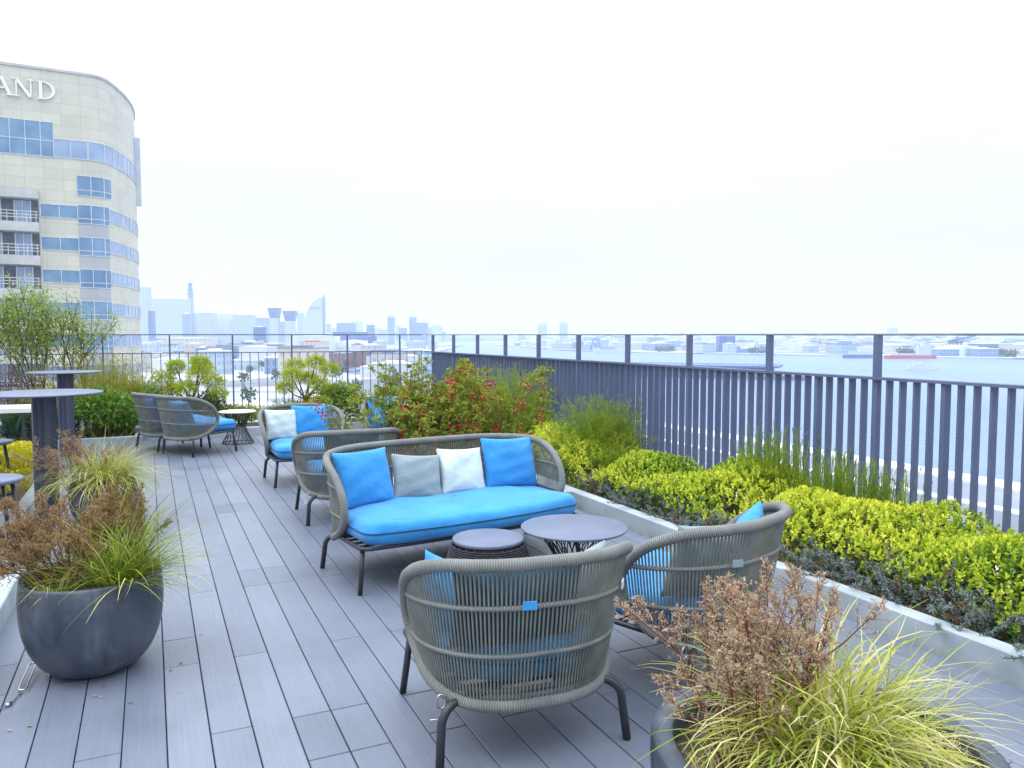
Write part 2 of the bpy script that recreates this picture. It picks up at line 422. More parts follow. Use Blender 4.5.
# ------------------------------------------------------------------ deck
def build_deck():
    mb = MB(); r = np.random.RandomState(3)
    pitch, w, Lb = .15, .1455, 2.1
    x0 = -4.8; n = int((3.36 - x0) / pitch)
    for i in range(n):
        xa = 3.32 - (i + 1) * pitch
        o = 1.05 if i % 5 in (1, 4) else 0.0
        extra = i % 3 != 1
        cuts = [-1.5]
        for k in range(-2, 8):
            y = .62 + k * Lb + o
            for q in ((y, y + .34) if extra else (y + (.34 if i % 7 == 0 else 0),)):
                if -1.45 < q < 12.95: cuts.append(q)
        cuts.append(13.0)
        for ya, yb in zip(cuts[:-1], cuts[1:]):
            t = float(np.clip(r.normal(.5, .2), 0, 1))
            mb.box(xa + .0022, xa + w + .0022, ya + .003, yb - .003, -.024, 0, tone=t, bev=.002)
    tag(mb.build('deck', M['deck']), kind='structure')
    u = MB(); u.box(-5, 4.56, -1.6, 13.25, -.5, -.03)
    tag(u.build('roof_terrace', M['deck_under']), kind='structure')
build_deck()

# ------------------------------------------------------------------ planters (kerb + cap + soil)
def planter(label, poly_out, h=.12, wall=.10, soil_z=.085, cap=None):
    """poly_out: axis-aligned rectangle (x0,x1,y0,y1)"""
    x0, x1, y0, y1 = poly_out
    t = thing('planter', label, 'planter', (0, 0, 0))
    k = MB()
    for (a, b, c, d) in ((x0, x0 + wall, y0, y1), (x1 - wall, x1, y0, y1), (x0 + wall, x1 - wall, y0, y0 + wall), (x0 + wall, x1 - wall, y1 - wall, y1)):
        k.box(a, b, c, d, -.02, h, bev=.006)
    k.build('kerb', M['kerb_cap'], t)
    s = MB(); nx = max(2, int((x1 - x0) / .12)); ny = max(2, int((y1 - y0) / .12)); r = np.random.RandomState(int(abs(x0 * 77 + y0 * 13)))
    vs = []; fs = []
    for j in range(ny + 1):
        for i in range(nx + 1):
            vs.append((x0 + .06 + (x1 - x0 - .12) * i / nx, y0 + .06 + (y1 - y0 - .12) * j / ny, soil_z + r.uniform(-.02, .02)))
    for j in range(ny):
        for i in range(nx):
            a = j * (nx + 1) + i; fs.append((a, a + 1, a + nx + 2, a + nx + 1))
    s.add(vs, fs, True); s.build('soil', M['soil'], t)
    return t
KX = 3.36
planter('long pale concrete planter along the slatted fence', (KX, 4.50, -1.5, 13.0))
planter('low concrete planter bed behind the sofa holding the red-berried shrub', (2.02, KX - .003, 5.98, 7.35))
planter('pale concrete planter bed beside the near round pot at the left edge', (-3.2, -.72, 2.6, 5.35))
planter('concrete planter of yellow leaves behind the near bar table', (-3.6, -.92, 7.12, 9.4))
planter('far left concrete planter packed with mixed shrubs', (-4.6, -.12, 11.75, 13.0))
planter('far concrete planter below the railing behind the wire table', (-.117, KX - .003, 12.2, 13.0))

# ------------------------------------------------------------------ slatted fence on the water side
FX, FTOP = 4.40, 1.215
def right_fence():
    t = thing('slatted_fence', 'blue grey fence of upright flat slats along the water side', 'fence', (FX, 6, 0))
    sl = MB(); sp = 1.0 / 10; y = -1.31
    # posts stand a metre apart (surveyed at 3.70, 4.69, 5.69 ...); eight narrow and one wide slat between them
    posts = [3.69 + k for k in range(-5, 10)]
    i = 0
    for p in posts[:-1]:
        for k in range(1, 10):
            wide = (k == 4 or k == 5) and False
            yy = p + k * sp
            d = .021 if k != 5 else .042
            sl.box(-.027, .027, yy - 6 - d * .36, yy - 6 + d * .36, .10, FTOP - .012)
    sl.build('slat_panel', M['fence'], t)
    rl = MB(); rl.box(-.045, .045, posts[0] - 6 - .3, posts[-1] - 6 + .36, FTOP - .012, FTOP + .006); rl.build('top_rail', M['fence'], t)
    rl = MB(); rl.box(-.03, .03, posts[0] - 6 - .3, posts[-1] - 6 + .36, .075, .1); rl.build('bottom_rail', M['fence'], t)
    for p in posts:
        pb = MB(); pb.box(-.022, .022, p - 6 - .019, p - 6 + .019, .06, 1.497); pb.build('post', M['fence'], t)
    c = MB(); c.tube([(0, posts[0] - 6 - .3, 1.505), (0, posts[-1] - 6 + .36, 1.505)], .0085, 8); c.build('cable_rail', M['rail'], t)
right_fence()

def far_fence():
    Y = 13.05
    t = thing('baluster_railing', 'thin dark baluster railing across the far end of the terrace', 'railing', (0, Y, 0))
    b = MB(); x = -7.0; i = 0
    while x < 4.33:
        if abs((x + 7.0) / .13 % 7 - 0) > .3: b.tube([(x, 0, .1), (x, 0, FTOP)], .0075, 6)
        x += .13; i += 1
    b.build('baluster_panel', M['fence'], t)
    r = MB(); r.box(-7.1, 4.34, -.012, .012, FTOP, FTOP + .014); r.build('mid_rail', M['fence'], t)
    r = MB(); r.box(-7.1, 4.34, -.012, .012, .085, .1); r.build('bottom_rail', M['fence'], t)
    r = MB(); r.tube([(-7.1, 0, 1.505), (4.34, 0, 1.505)], .009, 8); r.build('top_rail', M['fence'], t)
    x = -7.0
    while x < 4.33:
        p = MB(); p.box(x - .011, x + .011, -.018, .018, 0, 1.5); p.build('post', M['fence'], t); x += .91
far_fence()

# ------------------------------------------------------------------ rope furniture
def plan(u, t, L, rb, rt, fwd):
    rn = rt; r = rb + (rt - rb) * t; s = 1 if u >= 0 else -1; w = abs(u)
    if w < L: return Vector((s * w, -r, 0))
    q = rn * PI / 2
    if w < L + q:
        a = (w - L) / rn
        return Vector((s * (L + r * math.sin(a)), -r * math.cos(a), 0))
    return Vector((s * (L + r), w - L - q, 0))

class Shell:
    def __init__(s, L, rb, rt, fwd, z0, z1, cu_t, cu_b):
        s.L, s.rb, s.rt, s.z0, s.z1, s.cu_t, s.cu_b = L, rb, rt, z0, z1, cu_t, cu_b
        s.U = L + rt * PI / 2 + fwd; s.fwd = fwd; s.mid = .47; s.rise = .055 if L < .2 else .03
    def at(s, u, t):
        p = plan(u, t, s.L, s.rb, s.rt, s.fwd); p.z = s.z0 + (s.z1 - s.z0) * t
        p.z += s.rise * (1 - (min(abs(u) / s.U, 1)) ** 2) * t      # the back rises a touch
        return p
    def top(s, u):
        w = abs(u); k = (w - (s.U - s.cu_t)) / s.cu_t
        return 1.0 if k <= 0 else s.mid + (1 - s.mid) * math.sqrt(max(0, 1 - k * k))
    def bot(s, u):
        w = abs(u); k = (w - (s.U - s.cu_b)) / s.cu_b
        return 0.0 if k <= 0 else s.mid - s.mid * math.sqrt(max(0, 1 - k ** 2.0))
    def loop(s, n=28):
        pts = []
        a = s.U - s.cu_t; b = s.U - s.cu_b
        for i in range(n): pts.append((-a + 2 * a * i / n, 1.0))
        for i in range(n):
            f = PI / 2 * i / n; pts.append((a + s.cu_t * math.sin(f), s.mid + (1 - s.mid) * math.cos(f)))
        for i in range(n):
            f = PI / 2 * i / n; pts.append((b + s.cu_b * math.cos(f), s.mid - s.mid * math.sin(f)))
        for i in range(n): pts.append((b - 2 * b * i / n, 0.0))
        for i in range(n):
            f = PI / 2 * i / n; pts.append((-b - s.cu_b * math.sin(f), s.mid - s.mid * math.cos(f)))
        for i in range(n):
            f = PI / 2 * i / n; pts.append((-a - s.cu_t * math.cos(f), s.mid + (1 - s.mid) * math.sin(f)))
        return [s.at(u, t) for u, t in pts]

def cushion_outline(L, r, front, n=14, fr=.10, bulge=.05):
    """D-shaped outline: rounded back (y=-r), straight arms, softly convex front at y=front"""
    pts = []
    for i in range(n + 1):
        a = -PI / 2 + PI / 2 * i / n; pts.append((-L + r * math.sin(a), -r * math.cos(a)))
    m = max(1, int(L * 20))
    for i in range(1, m): pts.append((-L + 2 * L * i / m, -r))
    for i in range(n + 1):
        a = PI / 2 * i / n; pts.append((L + r * math.sin(a), -r * math.cos(a)))
    W = L + r
    for i in range(1, 6): pts.append((W, (front - fr) * i / 6))
    for i in range(n + 1):
        a = PI / 2 * i / n; pts.append((W - fr + fr * math.cos(a), front - fr + fr * math.sin(a)))
    k = 10
    for i in range(1, k):
        x = (W - fr) * (1 - 2 * i / k); pts.append((x, front + bulge * (1 - (x / (W - fr)) ** 2)))
    for i in range(n + 1):
        a = PI / 2 + PI / 2 * i / n; pts.append((-W + fr + fr * math.cos(a), front - fr + fr * math.sin(a)))
    for i in range(1, 6): pts.append((-W, (front - fr) * (1 - i / 6)))
    return pts

def cushion(L, r, front, zc, th, crown, seed):
    out = cushion_outline(L, r, front); n = len(out); rr = np.random.RandomState(seed)
    cx = 0; cy = (front - r) / 2
    rings = []
    prof = [(-.5, .0, 0)]                       # build from bottom to top: (height, inset)
    K = 7
    ins = []
    for k in range(K + 1):
        a = -PI / 2 + PI * k / K
        ins.append((math.sin(a) * th / 2, (1 - math.cos(a)) * .055))
    ph = rr.uniform(0, 6.28, 4)
    vs = []; fs = []
    def ring(inset, z, sc=1.0, crownk=0.0):
        for (x, y) in out:
            d = math.hypot(x - cx, y - cy); k = max(0, (d - inset) / d) * sc
            X, Y = cx + (x - cx) * k, cy + (y - cy) * k
            wob = .006 * math.sin(9 * X + ph[0]) * math.sin(7 * Y + ph[1]) + .004 * math.sin(23 * X + 11 * Y + ph[2])
            vs.append((X, Y, z + crownk + wob * (1 if z > zc else .2)))
    ring(.055, zc - th / 2, .55)
    for (z, i) in ins: ring(i, zc + z)
    for sc, c in ((.86, .45), (.7, .72), (.5, .9), (.25, 1.0), (.02, 1.0)): ring(.055, zc + th / 2, sc, crown * c)
    R_ = len(vs) // n
    for j in range(R_ - 1):
        for k in range(n):
            k2 = (k + 1) % n; fs.append((j * n + k, j * n + k2, (j + 1) * n + k2, (j + 1) * n + k))
    fs.append(list(range(n))[::-1])
    mb = MB(); mb.add(vs, fs, True)
    pip = MB(); pip.tube([(x, y, zc + .012) for (x, y) in out], .0045, 5, closed=True)
    return mb, pip

def make_seat(name, label, cat, L=.05, rb=.30, rt=.39, front=.43, tether=True, seed=1, fine=True, z1=.685):
    t = thing(name, label, cat)
    S = Shell(L, rb, rt, .08 if L < .2 else .17, .215, z1, .42, .48)
    rim = MB(); rim.tube(S.loop(20 if L < .2 else 26), .0235, 10, closed=True); rim.build('rim', M['rope'], t)
    c = MB()
    step = .0158 if fine else .022
    u = -S.U + .02
    while u < S.U - .015:
        a, b = S.bot(u), S.top(u)
        if b - a > .04:
            uu = u * .985
            pts = [S.at(u, a + (b - a) * k / 6) for k in range(7)]
            c.tube(pts, .0043, 5 if fine else 4, caps=False)
        u += step
    c.build('cord_webbing', M['cord'], t)
    for tt in (.36, .70):
        lim = S.U
        while S.top(lim) < tt or S.bot(lim) > tt: lim -= .005
        h = MB(); h.tube([S.at(-lim + 2 * lim * k / 40, tt) for k in range(41)], .0095, 8); h.build('hoop', M['rope'], t)
    # charcoal seat frame with bars under the cushion
    W = L + rb + .015; fz = .268
    out = cushion_outline(L, rb + .0, front - .02, n=8, fr=.06, bulge=.03)
    f = MB(); f.tube([(x, y, fz) for x, y in out], .0125, 8, closed=True)
    k = -rb + .08
    while k < front - .05:
        w = L + (math.sqrt(max(0, rb * rb - k * k)) if k < 0 else rb) - .01
        f.box(-w, w, k - .018, k + .018, fz - .004, fz + .004); k += .085
    f.build('seat_frame', M['metal'], t)
    for s in (-1, 1):
        lg = MB(); lg.tube([(s * (W - .035), front - .075, fz - .004), (s * (W - .022), front - .062, .14), (s * (W - .005), front - .05, 0)], .0145, 10)
        lg.build('leg', M['metal'], t)
        A = []
        x1 = W - .02
        A.append((s * (x1 - .24), -.14, .222)); A.append((s * (x1 - .14), -.185, .222))
        for q in range(9):
            a = PI / 2 * q / 8
            A.append((s * (x1 - .075 + .075 * math.sin(a)), -.205 - .035 * math.sin(a), .147 + .075 * math.cos(a)))
        A.append((s * (x1 + .012), -.262, 0))
        lg = MB(); lg.tube(A, .0155, 10); lg.build('leg', M['metal'], t)
    cm, pip = cushion(L, rb - .012, front + .02, fz + .012 + .065, .13, .022, seed)
    cu = cm.build('seat_cushion', M['blue'], t); pip.build('piping', M['piping'], cu)
    if tether:
        g = MB(); x = -(W - .03)
        g.tube([(x + .018 * math.cos(a), -.20 if L < .2 else front - .14, fz - .045 + .026 * math.sin(a)) for a in np.linspace(0, 2 * PI, 14)[:-1]], .0028, 5, closed=True)
        g.tube([(x, (-.20 if L < .2 else front - .14), fz - .07), (x - .012, (-.215 if L < .2 else front - .12), fz - .10), (x - .045, (-.22 if L < .2 else front - .1), fz - .095)], .0022, 5)
        g.build('tether_ring', M['steel'], t)
    return t

def make_pillow(name, label, size, mat, thick=.13, seed=0, h=None):
    r = np.random.RandomState(seed); n = 26; h = h or size
    vs = []; idx = {}
    ph = r.uniform(0, 6.28, 8); fq = r.uniform(5, 14, 8)
    for side in (0, 1):
        for j in range(n + 1):
            for i in range(n + 1):
                x = 2 * i / n - 1; y = 2 * j / n - 1
                edge = i in (0, n) or j in (0, n)
                if side == 1 and edge: idx[(1, i, j)] = idx[(0, i, j)]; continue
                px = x * (1 - .075 * (1 - y * y) ** 1.0 * abs(x) ** 2); py = y * (1 - .075 * (1 - x * x) * abs(y) ** 2)
                e = max(0, (1 - x * x) * (1 - y * y))
                th = e ** .42
                wr = .055 * math.sin(fq[0] * .5 * x + fq[1] * .35 * y + ph[0]) + .035 * math.sin(fq[2] * y - fq[3] * .4 * x + ph[1])
                # creases running in from the corners
                cr = 0
                for (sx, sy, q) in ((-1, -1, 2), (1, -1, 3), (-1, 1, 4), (1, 1, 5)):
                    dx, dy = x - sx, y - sy; d = math.hypot(dx, dy); an = math.atan2(dy, dx)
                    cr += .085 * math.sin(an * 11 + ph[q]) * math.exp(-d * 1.9) * min(1, d * 3)
                z = (thick / 2) * (th + (wr + cr) * min(1, th * 1.5)) * (1 if side == 0 else -1)
                sag = -.03 * size * (1 - y) * 0
                idx[(side, i, j)] = len(vs)
                vs.append((px * size / 2, z, (py + 1) * h / 2 + sag))
    fs = []
    for j in range(n):
        for i in range(n):
            fs.append((idx[0, i, j], idx[0, i, j + 1], idx[0, i + 1, j + 1], idx[0, i + 1, j]))
            fs.append((idx[1, i, j], idx[1, i + 1, j], idx[1, i + 1, j + 1], idx[1, i, j + 1]))
    mb = MB(); mb.add(vs, fs, True)
    o = mb.build(name, mat)
    return tag(o, label, 'pillow')

def put_pillow(o, seat, x, y, z, lean=18, rz=0, roll=0):
    """stand a pillow on a seat: x,y,z in the seat's own axes; it leans back against the cords"""
    Ms = Matrix.Translation(seat.location) @ Matrix.Rotation(seat.rotation_euler.z, 4, 'Z')
    Ml = Matrix.Translation((x, y, z)) @ Matrix.Rotation(R(lean), 4, 'X') @ Matrix.Rotation(rz, 4, 'Z') @ Matrix.Rotation(R(roll), 4, 'Y')
    m = Ms @ Ml
    o.location = m.to_translation(); o.rotation_euler = m.to_euler()
    return o

SEATS = 'grey rope lounge seats'
proto = make_seat('rope_armchair', 'nearest rope armchair, seen from behind in front of the black drum table', 'armchair', seed=2)
proto['group'] = SEATS
def place(o, x, y, rz):
    o.location = (x, y, 0); o.rotation_euler = (0, 0, rz); return o
chairA = place(proto, 1.245, 2.67, R(-6))
def chair(label, x, y, deg):
    c = copy_tree(proto); c['label'] = label; return place(c, x, y, R(deg))
chairB = chair('rope armchair backing on the concrete kerb, half hidden behind the dried potted plant', 2.165, 2.79, 20)
chairC = chair('rope armchair seen from behind directly beyond the end of the blue sofa', 1.46, 6.42, -2)
chairD = chair('rope armchair facing forward with one white and one blue pillow', 1.43, 8.25, 182)
chairE = chair('far rope armchair peeking out behind the red-berried shrub', 2.62, 8.7, 176)
chairF = chair('rope armchair in side view beside the wire-base table', .47, 10.68, -57)
chairG = chair('farthest rope armchair, mostly hidden behind another armchair by the far planter', .20, 11.20, -64)
sofa = make_seat('rope_sofa', 'long rope sofa with blue seat cushion and four pillows', 'sofa', L=.43, rb=.36, rt=.40, front=.42, seed=5, z1=.722)
sofa['group'] = SEATS
place(sofa, 1.80, 4.86, R(188.5))

SB = .4
put_pillow(make_pillow('pillow', 'large blue pillow at the outer end of the sofa by the open deck', .40, M['blue'], .14, 1, .38), sofa, .54, -.08, SB, 21, R(186), -3)
put_pillow(make_pillow('pillow', 'grey pillow on the sofa between a blue and a white pillow', .36, M['grey_fab'], .12, 2, .32), sofa, .19, -.09, SB, 23, R(178), 7)
put_pillow(make_pillow('pillow', 'white pillow in the middle of the long sofa', .36, M['white_fab'], .12, 3, .33), sofa, -.17, -.10, SB, 21, R(181), 3)
put_pillow(make_pillow('pillow', 'large blue pillow on the sofa end nearest the kerb', .44, M['blue'], .15, 4, .375), sofa, -.56, -.09, SB, 18, R(178), 3)
# pillows in the near armchair (seen through its cords)
put_pillow(make_pillow('pillow', 'dark teal back pillow behind the cords of the nearest armchair', .50, M['teal'], .14, 5, .31), chairA, -.06, -.185, SB, 12, R(180))
put_pillow(make_pillow('pillow', 'grey pillow at the kerb side of the nearest armchair', .33, M['grey_fab'], .11, 6, .30), chairA, .22, -.11, SB, 12, R(212), 3)
put_pillow(make_pillow('pillow', 'blue pillow at the open-deck side of the nearest armchair', .33, M['blue'], .11, 7, .275), chairA, -.25, -.02, SB, 14, R(128), -4)
put_pillow(make_pillow('pillow', 'blue pillow sticking up over the rim of the armchair by the kerb', .40, M['blue'], .13, 8, .325), chairB, .17, -.16, SB, 10, R(196), 5)
put_pillow(make_pillow('pillow', 'grey back pillow in the armchair by the kerb', .40, M['grey_fab'], .13, 9, .33), chairB, -.14, -.14, SB, 15, R(160))
put_pillow(make_pillow('pillow', 'dark teal pillow in the armchair just beyond the sofa', .46, M['teal'], .14, 10, .34), chairC, 0, -.17, SB, 15, R(180))
put_pillow(make_pillow('pillow', 'white pillow in the armchair facing forward', .35, M['white_fab'], .12, 11, .33), chairD, .19, -.13, SB, 15, R(192))
put_pillow(make_pillow('pillow', 'blue pillow next to the white one in the armchair facing forward', .42, M['blue'], .14, 12, .36), chairD, -.12, -.16, SB, 15, R(172), 3)
put_pillow(make_pillow('pillow', 'blue pillow in the armchair behind the red-berried shrub', .40, M['blue'], .14, 13), chairE, .17, -.13, SB, 15, R(195))
put_pillow(make_pillow('pillow', 'white pillow in the armchair behind the red-berried shrub', .35, M['white_fab'], .12, 14), chairE, -.17, -.13, SB, 15, R(165))
put_pillow(make_pillow('pillow', 'blue pillow in the side-view armchair by the wire-base table', .42, M['blue'], .13, 15, .30), chairF, .05, -.15, SB, 18, R(180))
put_pillow(make_pillow('pillow', 'blue pillow in the farthest armchair by the far planter', .40, M['blue'], .13, 16, .34), chairG, 0, -.16, SB, 16, R(180))
# fabric tags tied round the upper hoop
def strap_tag(label, seat, u, mat):
    S = Shell(.05, .30, .39, .08, .215, .685, .42, .48)
    p = S.at(u, .72); nrm = Vector((p.x, p.y, 0)).normalized()
    m = MB(); a = math.atan2(nrm.y, nrm.x) - PI / 2
    T = Matrix.Translation(p + nrm * .014) @ Matrix.Rotation(a, 4, 'Z')
    m.box(-.024, .024, -.003, .003, -.014, .016, T, bev=.002)
    o = m.build('pillow_strap', mat); o.matrix_world = Matrix.Translation(seat.location) @ Matrix.Rotation(seat.rotation_euler.z, 4, 'Z')
    tag(o, label, 'strap')
strap_tag('small blue fabric tag tied to the back of the nearest armchair', chairA, -.07, M['blue'])
strap_tag('small white fabric tag tied to the back of the nearest armchair', chairA, .40, M['white_fab'])
strap_tag('pale grey fabric tag on the back of the armchair by the kerb', chairB, -.20, M['grey_fab'])

# ------------------------------------------------------------------ tables
def drum_table():
    p = at_z(488, 537, .385)
    t = thing('drum_table', 'low black woven drum table in front of the sofa', 'side table', (p.x, p.y, 0))
    m = MB(); m.lathe([(0, .363), (.19, .363), (.197, .367), (.197, .380), (.193, .385), (0, .385)], 48); m.build('tabletop', M['tabletop'], t)
    w = MB(); k = 0
    z = .012
    while z < .355:
        f = z / .36; r = .195 + .075 * math.sin(PI * f * .93 + .1) * (1 - .3 * f)
        r = .255 - .055 * f ** 2.2
        w.tube([(r * math.cos(a), r * math.sin(a), z) for a in np.linspace(0, 2 * PI, 41)[:-1]], .0048, 5, closed=True); z += .0112
    for k in range(24):
        a = 2 * PI * k / 24
        w.tube([((.25 - .055 * f ** 2.2) * math.cos(a), (.25 - .055 * f ** 2.2) * math.sin(a), .36 * f) for f in np.linspace(0, 1, 8)], .004, 5)
    w.build('woven_body', M['wicker'], t)
drum_table()

def wire_table(label, px, py, z, r, mat, hw=(.2, .07, .2), loc=None, group=None):
    p = at_z(px, py, z) if loc is None else Vector(loc)
    t = thing('wire_table', label, 'table', (p.x, p.y, 0), group=group)
    m = MB(); m.lathe([(0, z - .014), (r - .004, z - .014), (r, z - .010), (r, z - .003), (r - .003, z), (0, z)], 56); m.build('tabletop', mat, t)
    w = MB(); n = 22
    rt_, rm, rb_ = hw
    zt = z - .016
    for k in range(n):
        for s in (-1, 1):
            a0 = 2 * PI * k / n; pts = []
            for i in range(9):
                f = i / 8; zz = zt * (1 - f) + .012 * f
                # hourglass
                if f < .5: rr = rm + (rt_ - rm) * (1 - f * 2) ** 1.2
                else: rr = rm + (rb_ - rm) * ((f - .5) * 2) ** 1.2
                a = a0 + s * f * .62
                pts.append((rr * math.cos(a), rr * math.sin(a), zz))
            w.tube(pts, .0035, 5)
    for (rr, zz) in ((rt_, zt - .004), (rm, zt * .5 + .006), (rb_, .012)):
        w.tube([(rr * math.cos(a), rr * math.sin(a), zz) for a in np.linspace(0, 2 * PI, 41)[:-1]], .006, 6, closed=True)
    w.build('wire_base', M['metal'], t)
    return t
wire_table('round grey-topped table on dark wire legs near the kerb', 574, 526, .40, .307, M['tabletop'], (.215, .10, .20))
wire_table('pale-topped round table on dark hourglass wire base at the far end', 239, 410, .45, .245, M['whitetop'], (.18, .105, .21), loc=(1.08, 11.36, 0))

def bar_table(label, x, y, h, r):
    t = thing('bar_table', label, 'bar table', (x, y, 0), group='tall bar tables')
    m = MB(); m.lathe([(0, h - .03), (.10, h - .03), (r - .05, h - .018), (r, h - .010), (r, h - .003), (r - .004, h), (0, h)], 56); m.build('tabletop', M['bar'], t)
    p = MB()
    # pole of four upright flat flanges round a square core
    p.box(-.055, .055, -.055, .055, .012, h - .03, Matrix.Rotation(R(20), 4, 'Z'), bev=.004)
    p.box(-.085, .085, -.022, .022, .012, h - .032, Matrix.Rotation(R(20), 4, 'Z'), bev=.004)
    p.box(-.022, .022, -.085, .085, .012, h - .034, Matrix.Rotation(R(20), 4, 'Z'), bev=.004)
    p.build('pole', M['pole'], t)
    b = MB(); b.lathe([(0, 0), (.112, 0), (.112, .008), (.108, .012), (0, .012)], 40); b.build('base_plate', M['pole'], t)
bar_table('nearer tall round bar table rising behind the potted grasses', -.785, 7.26, 1.04, .43)
bar_table('farther tall round bar table in front of the far shrubs', -.95, 10.95, 1.055, .41)

def bar_stool(label, px, py, z, r):
    p = at_z(px, py, z)
    t = thing('bar_stool', label, 'bar stool', (p.x, p.y, 0), R(25), group='dark bar stools')
    m = MB(); m.lathe([(0, z - .03), (r - .02, z - .03), (r, z - .02), (r, z - .006), (r - .012, z), (0, z - .004)], 36); m.build('seat', M['bar'], t)
    for k in range(4):
        a = PI / 4 + k * PI / 2; c, s = math.cos(a), math.sin(a)
        l = MB(); l.tube([(r * .72 * c, r * .72 * s, z - .028), (r * 1.22 * c, r * 1.22 * s, 0)], .0125, 8); l.build('leg', M['metal'], t)
    f = MB(); q = r * 1.1
    f.tube([(q * math.cos(PI / 4 + k * PI / 2), q * math.sin(PI / 4 + k * PI / 2), .22) for k in range(4)], .009, 6, closed=True); f.build('footrest', M['metal'], t)
bar_stool('bar stool with dark blue-grey round seat cut by the left edge near the pot', -10, 478, .65, .172)
bar_stool('bar stool mostly outside the left edge, just beyond another stool', -12, 441, .65, .172)
def counter_bench():
    p = at_z(-14, 408, .70)
    t = thing('high_bench', 'high bench with white slab top and dark legs by the left edge', 'bench', (p.x, p.y, 0), R(-8))
    m = MB(); m.box(-.52, .52, -.20, .20, .655, .715, bev=.012); m.build('seat', M['whitetop'], t)
    for sx in (-1, 1):
        for sy in (-1, 1):
            l = MB(); l.box(sx * .40 - .016, sx * .40 + .016, sy * .16 - .016, sy * .16 + .016, 0, .654); l.build('leg', M['metal'], t)
    for zz in (.14, .27):
        f = MB(); f.box(-.383, .383, -.171, -.149, zz, zz + .024); f.build('footrest', M['metal'], t)
counter_bench()

# ------------------------------------------------------------------ round pots
def round_pot(label, x, y, prof, soil_r, soil_z, foot=True):
    t = thing('round_planter_pot', label, 'planter pot', (x, y, 0))
    m = MB(); m.lathe(prof, 64); m.build('pot_body', M['pot'], t)
    s = MB(); r = np.random.RandomState(5); vs = [(0, 0, soil_z + .03)]; fs = []
    for j in range(1, 9):
        for k in range(32):
            a = 2 * PI * k / 32; q = soil_r * j / 8
            vs.append((q * math.cos(a), q * math.sin(a), soil_z + .03 * (1 - (j / 8) ** 2) + r.uniform(-.008, .008)))
    for k in range(32): fs.append((0, 1 + k, 1 + (k + 1) % 32))
    for j in range(7):
        for k in range(32): fs.append((1 + j * 32 + k, 1 + (j + 1) * 32 + k, 1 + (j + 1) * 32 + (k + 1) % 32, 1 + j * 32 + (k + 1) % 32))
    s.add(vs, fs, True); s.build('soil', M['soil'], t)
    return t
def bowl(Rm, H_, Rf, Ro, th=.022):
    """bellied bowl: foot radius Rf, belly Rm, opening Ro, height H_"""
    p = [(0, 0), (Rf, 0)]
    zb = H_ * .72
    for k in range(1, 13):
        a = PI / 2 * k / 12; p.append((Rf + (Rm - Rf) * math.sin(a) ** .85, zb * (1 - math.cos(a))))
    for k in range(1, 10):
        f = k / 8; p.append((Rm - (Rm - Ro - th) * f ** 2.0, zb + (H_ - .006 - zb) * f))
    p += [(Ro + th * .7, H_), (Ro + .004, H_), (Ro, H_ - .006), (Ro + .005, H_ - .12), (Ro + .005, H_ - .16)]
    return p
POT1 = (-.262, 3.93)
round_pot('round dark grey bowl pot of dried brown flowers and green grass on open deck', *POT1, bowl(.292, .43, .10, .262), .262, .37)
POT2 = (-.36, 6.95)
round_pot('dark bowl pot of pale arching grass behind the near pot', *POT2, bowl(.25, .33, .12, .215), .215, .27)
c3 = at_z(822, 742, .48)
POT3 = (c3.x, c3.y)
prof3 = [(0, 0), (.27, 0), (.31, .02), (.385, .16), (.418, .30), (.425, .42), (.424, .470), (.418, .480), (.372, .480), (.366, .474), (.368, .36), (.368, .33)]
round_pot('wide dark round tub in the near corner with thick rim', *POT3, prof3, .369, .405)

def tether():
    p = at_z(50, 660, 0)
    t = thing('tether_cable', 'steel snap hook and wire lying on the deck beside the near pot', 'tether', (0, 0, 0))
    a = at_z(33, 663, .035); b = at_z(22, 690, .012); d = (b - a)
    s = d.cross(Vector((0, 0, 1))).normalized() * .014; L = d.length; dn = d.normalized()
    h = MB(); pts = []
    for k in range(9): q = PI * k / 8; pts.append(a + dn * .014 * (1 - math.sin(q)) + s * math.cos(q))
    for k in range(9): q = PI * k / 8; pts.append(b - dn * .014 * (1 - math.sin(q)) - s * math.cos(q))
    h.tube(pts, .0042, 8, closed=True); h.build('snap_hook', M['steel'], t)
    f = MB(); c = at_z(11, 703, .008); c2 = at_z(6, 706, .008); f.tube([c, c2], .008, 8); f.build('ferrule', M['steel'], t)
    w = MB(); w.tube([Vector((POT1[0] - .17, POT1[1] - .1, .03)), at_z(37, 658, .04), a], .003, 6); w.tube([b, at_z(15, 699, .006), c, at_z(-25, 722, .006), at_z(-60, 740, .006)], .0028, 6); w.build('wire', M['steel'], t)
tether()
# ------------------------------------------------------------------ planting
def rnd_dirs(n, r, zmin=-.2):
    d = r.normal(size=(n, 3)); d[:, 2] = np.abs(d[:, 2]) + zmin; return unit(d)

def bumps(x, y, r_seed):
    q = np.random.RandomState(r_seed); h = np.zeros_like(x)
    for k in range(7):
        a = q.uniform(0, 6.28); f = q.uniform(3, 11); h += np.sin((x * math.cos(a) + y * math.sin(a)) * f + q.uniform(0, 6.28)) / (1 + f * .25)
    return h

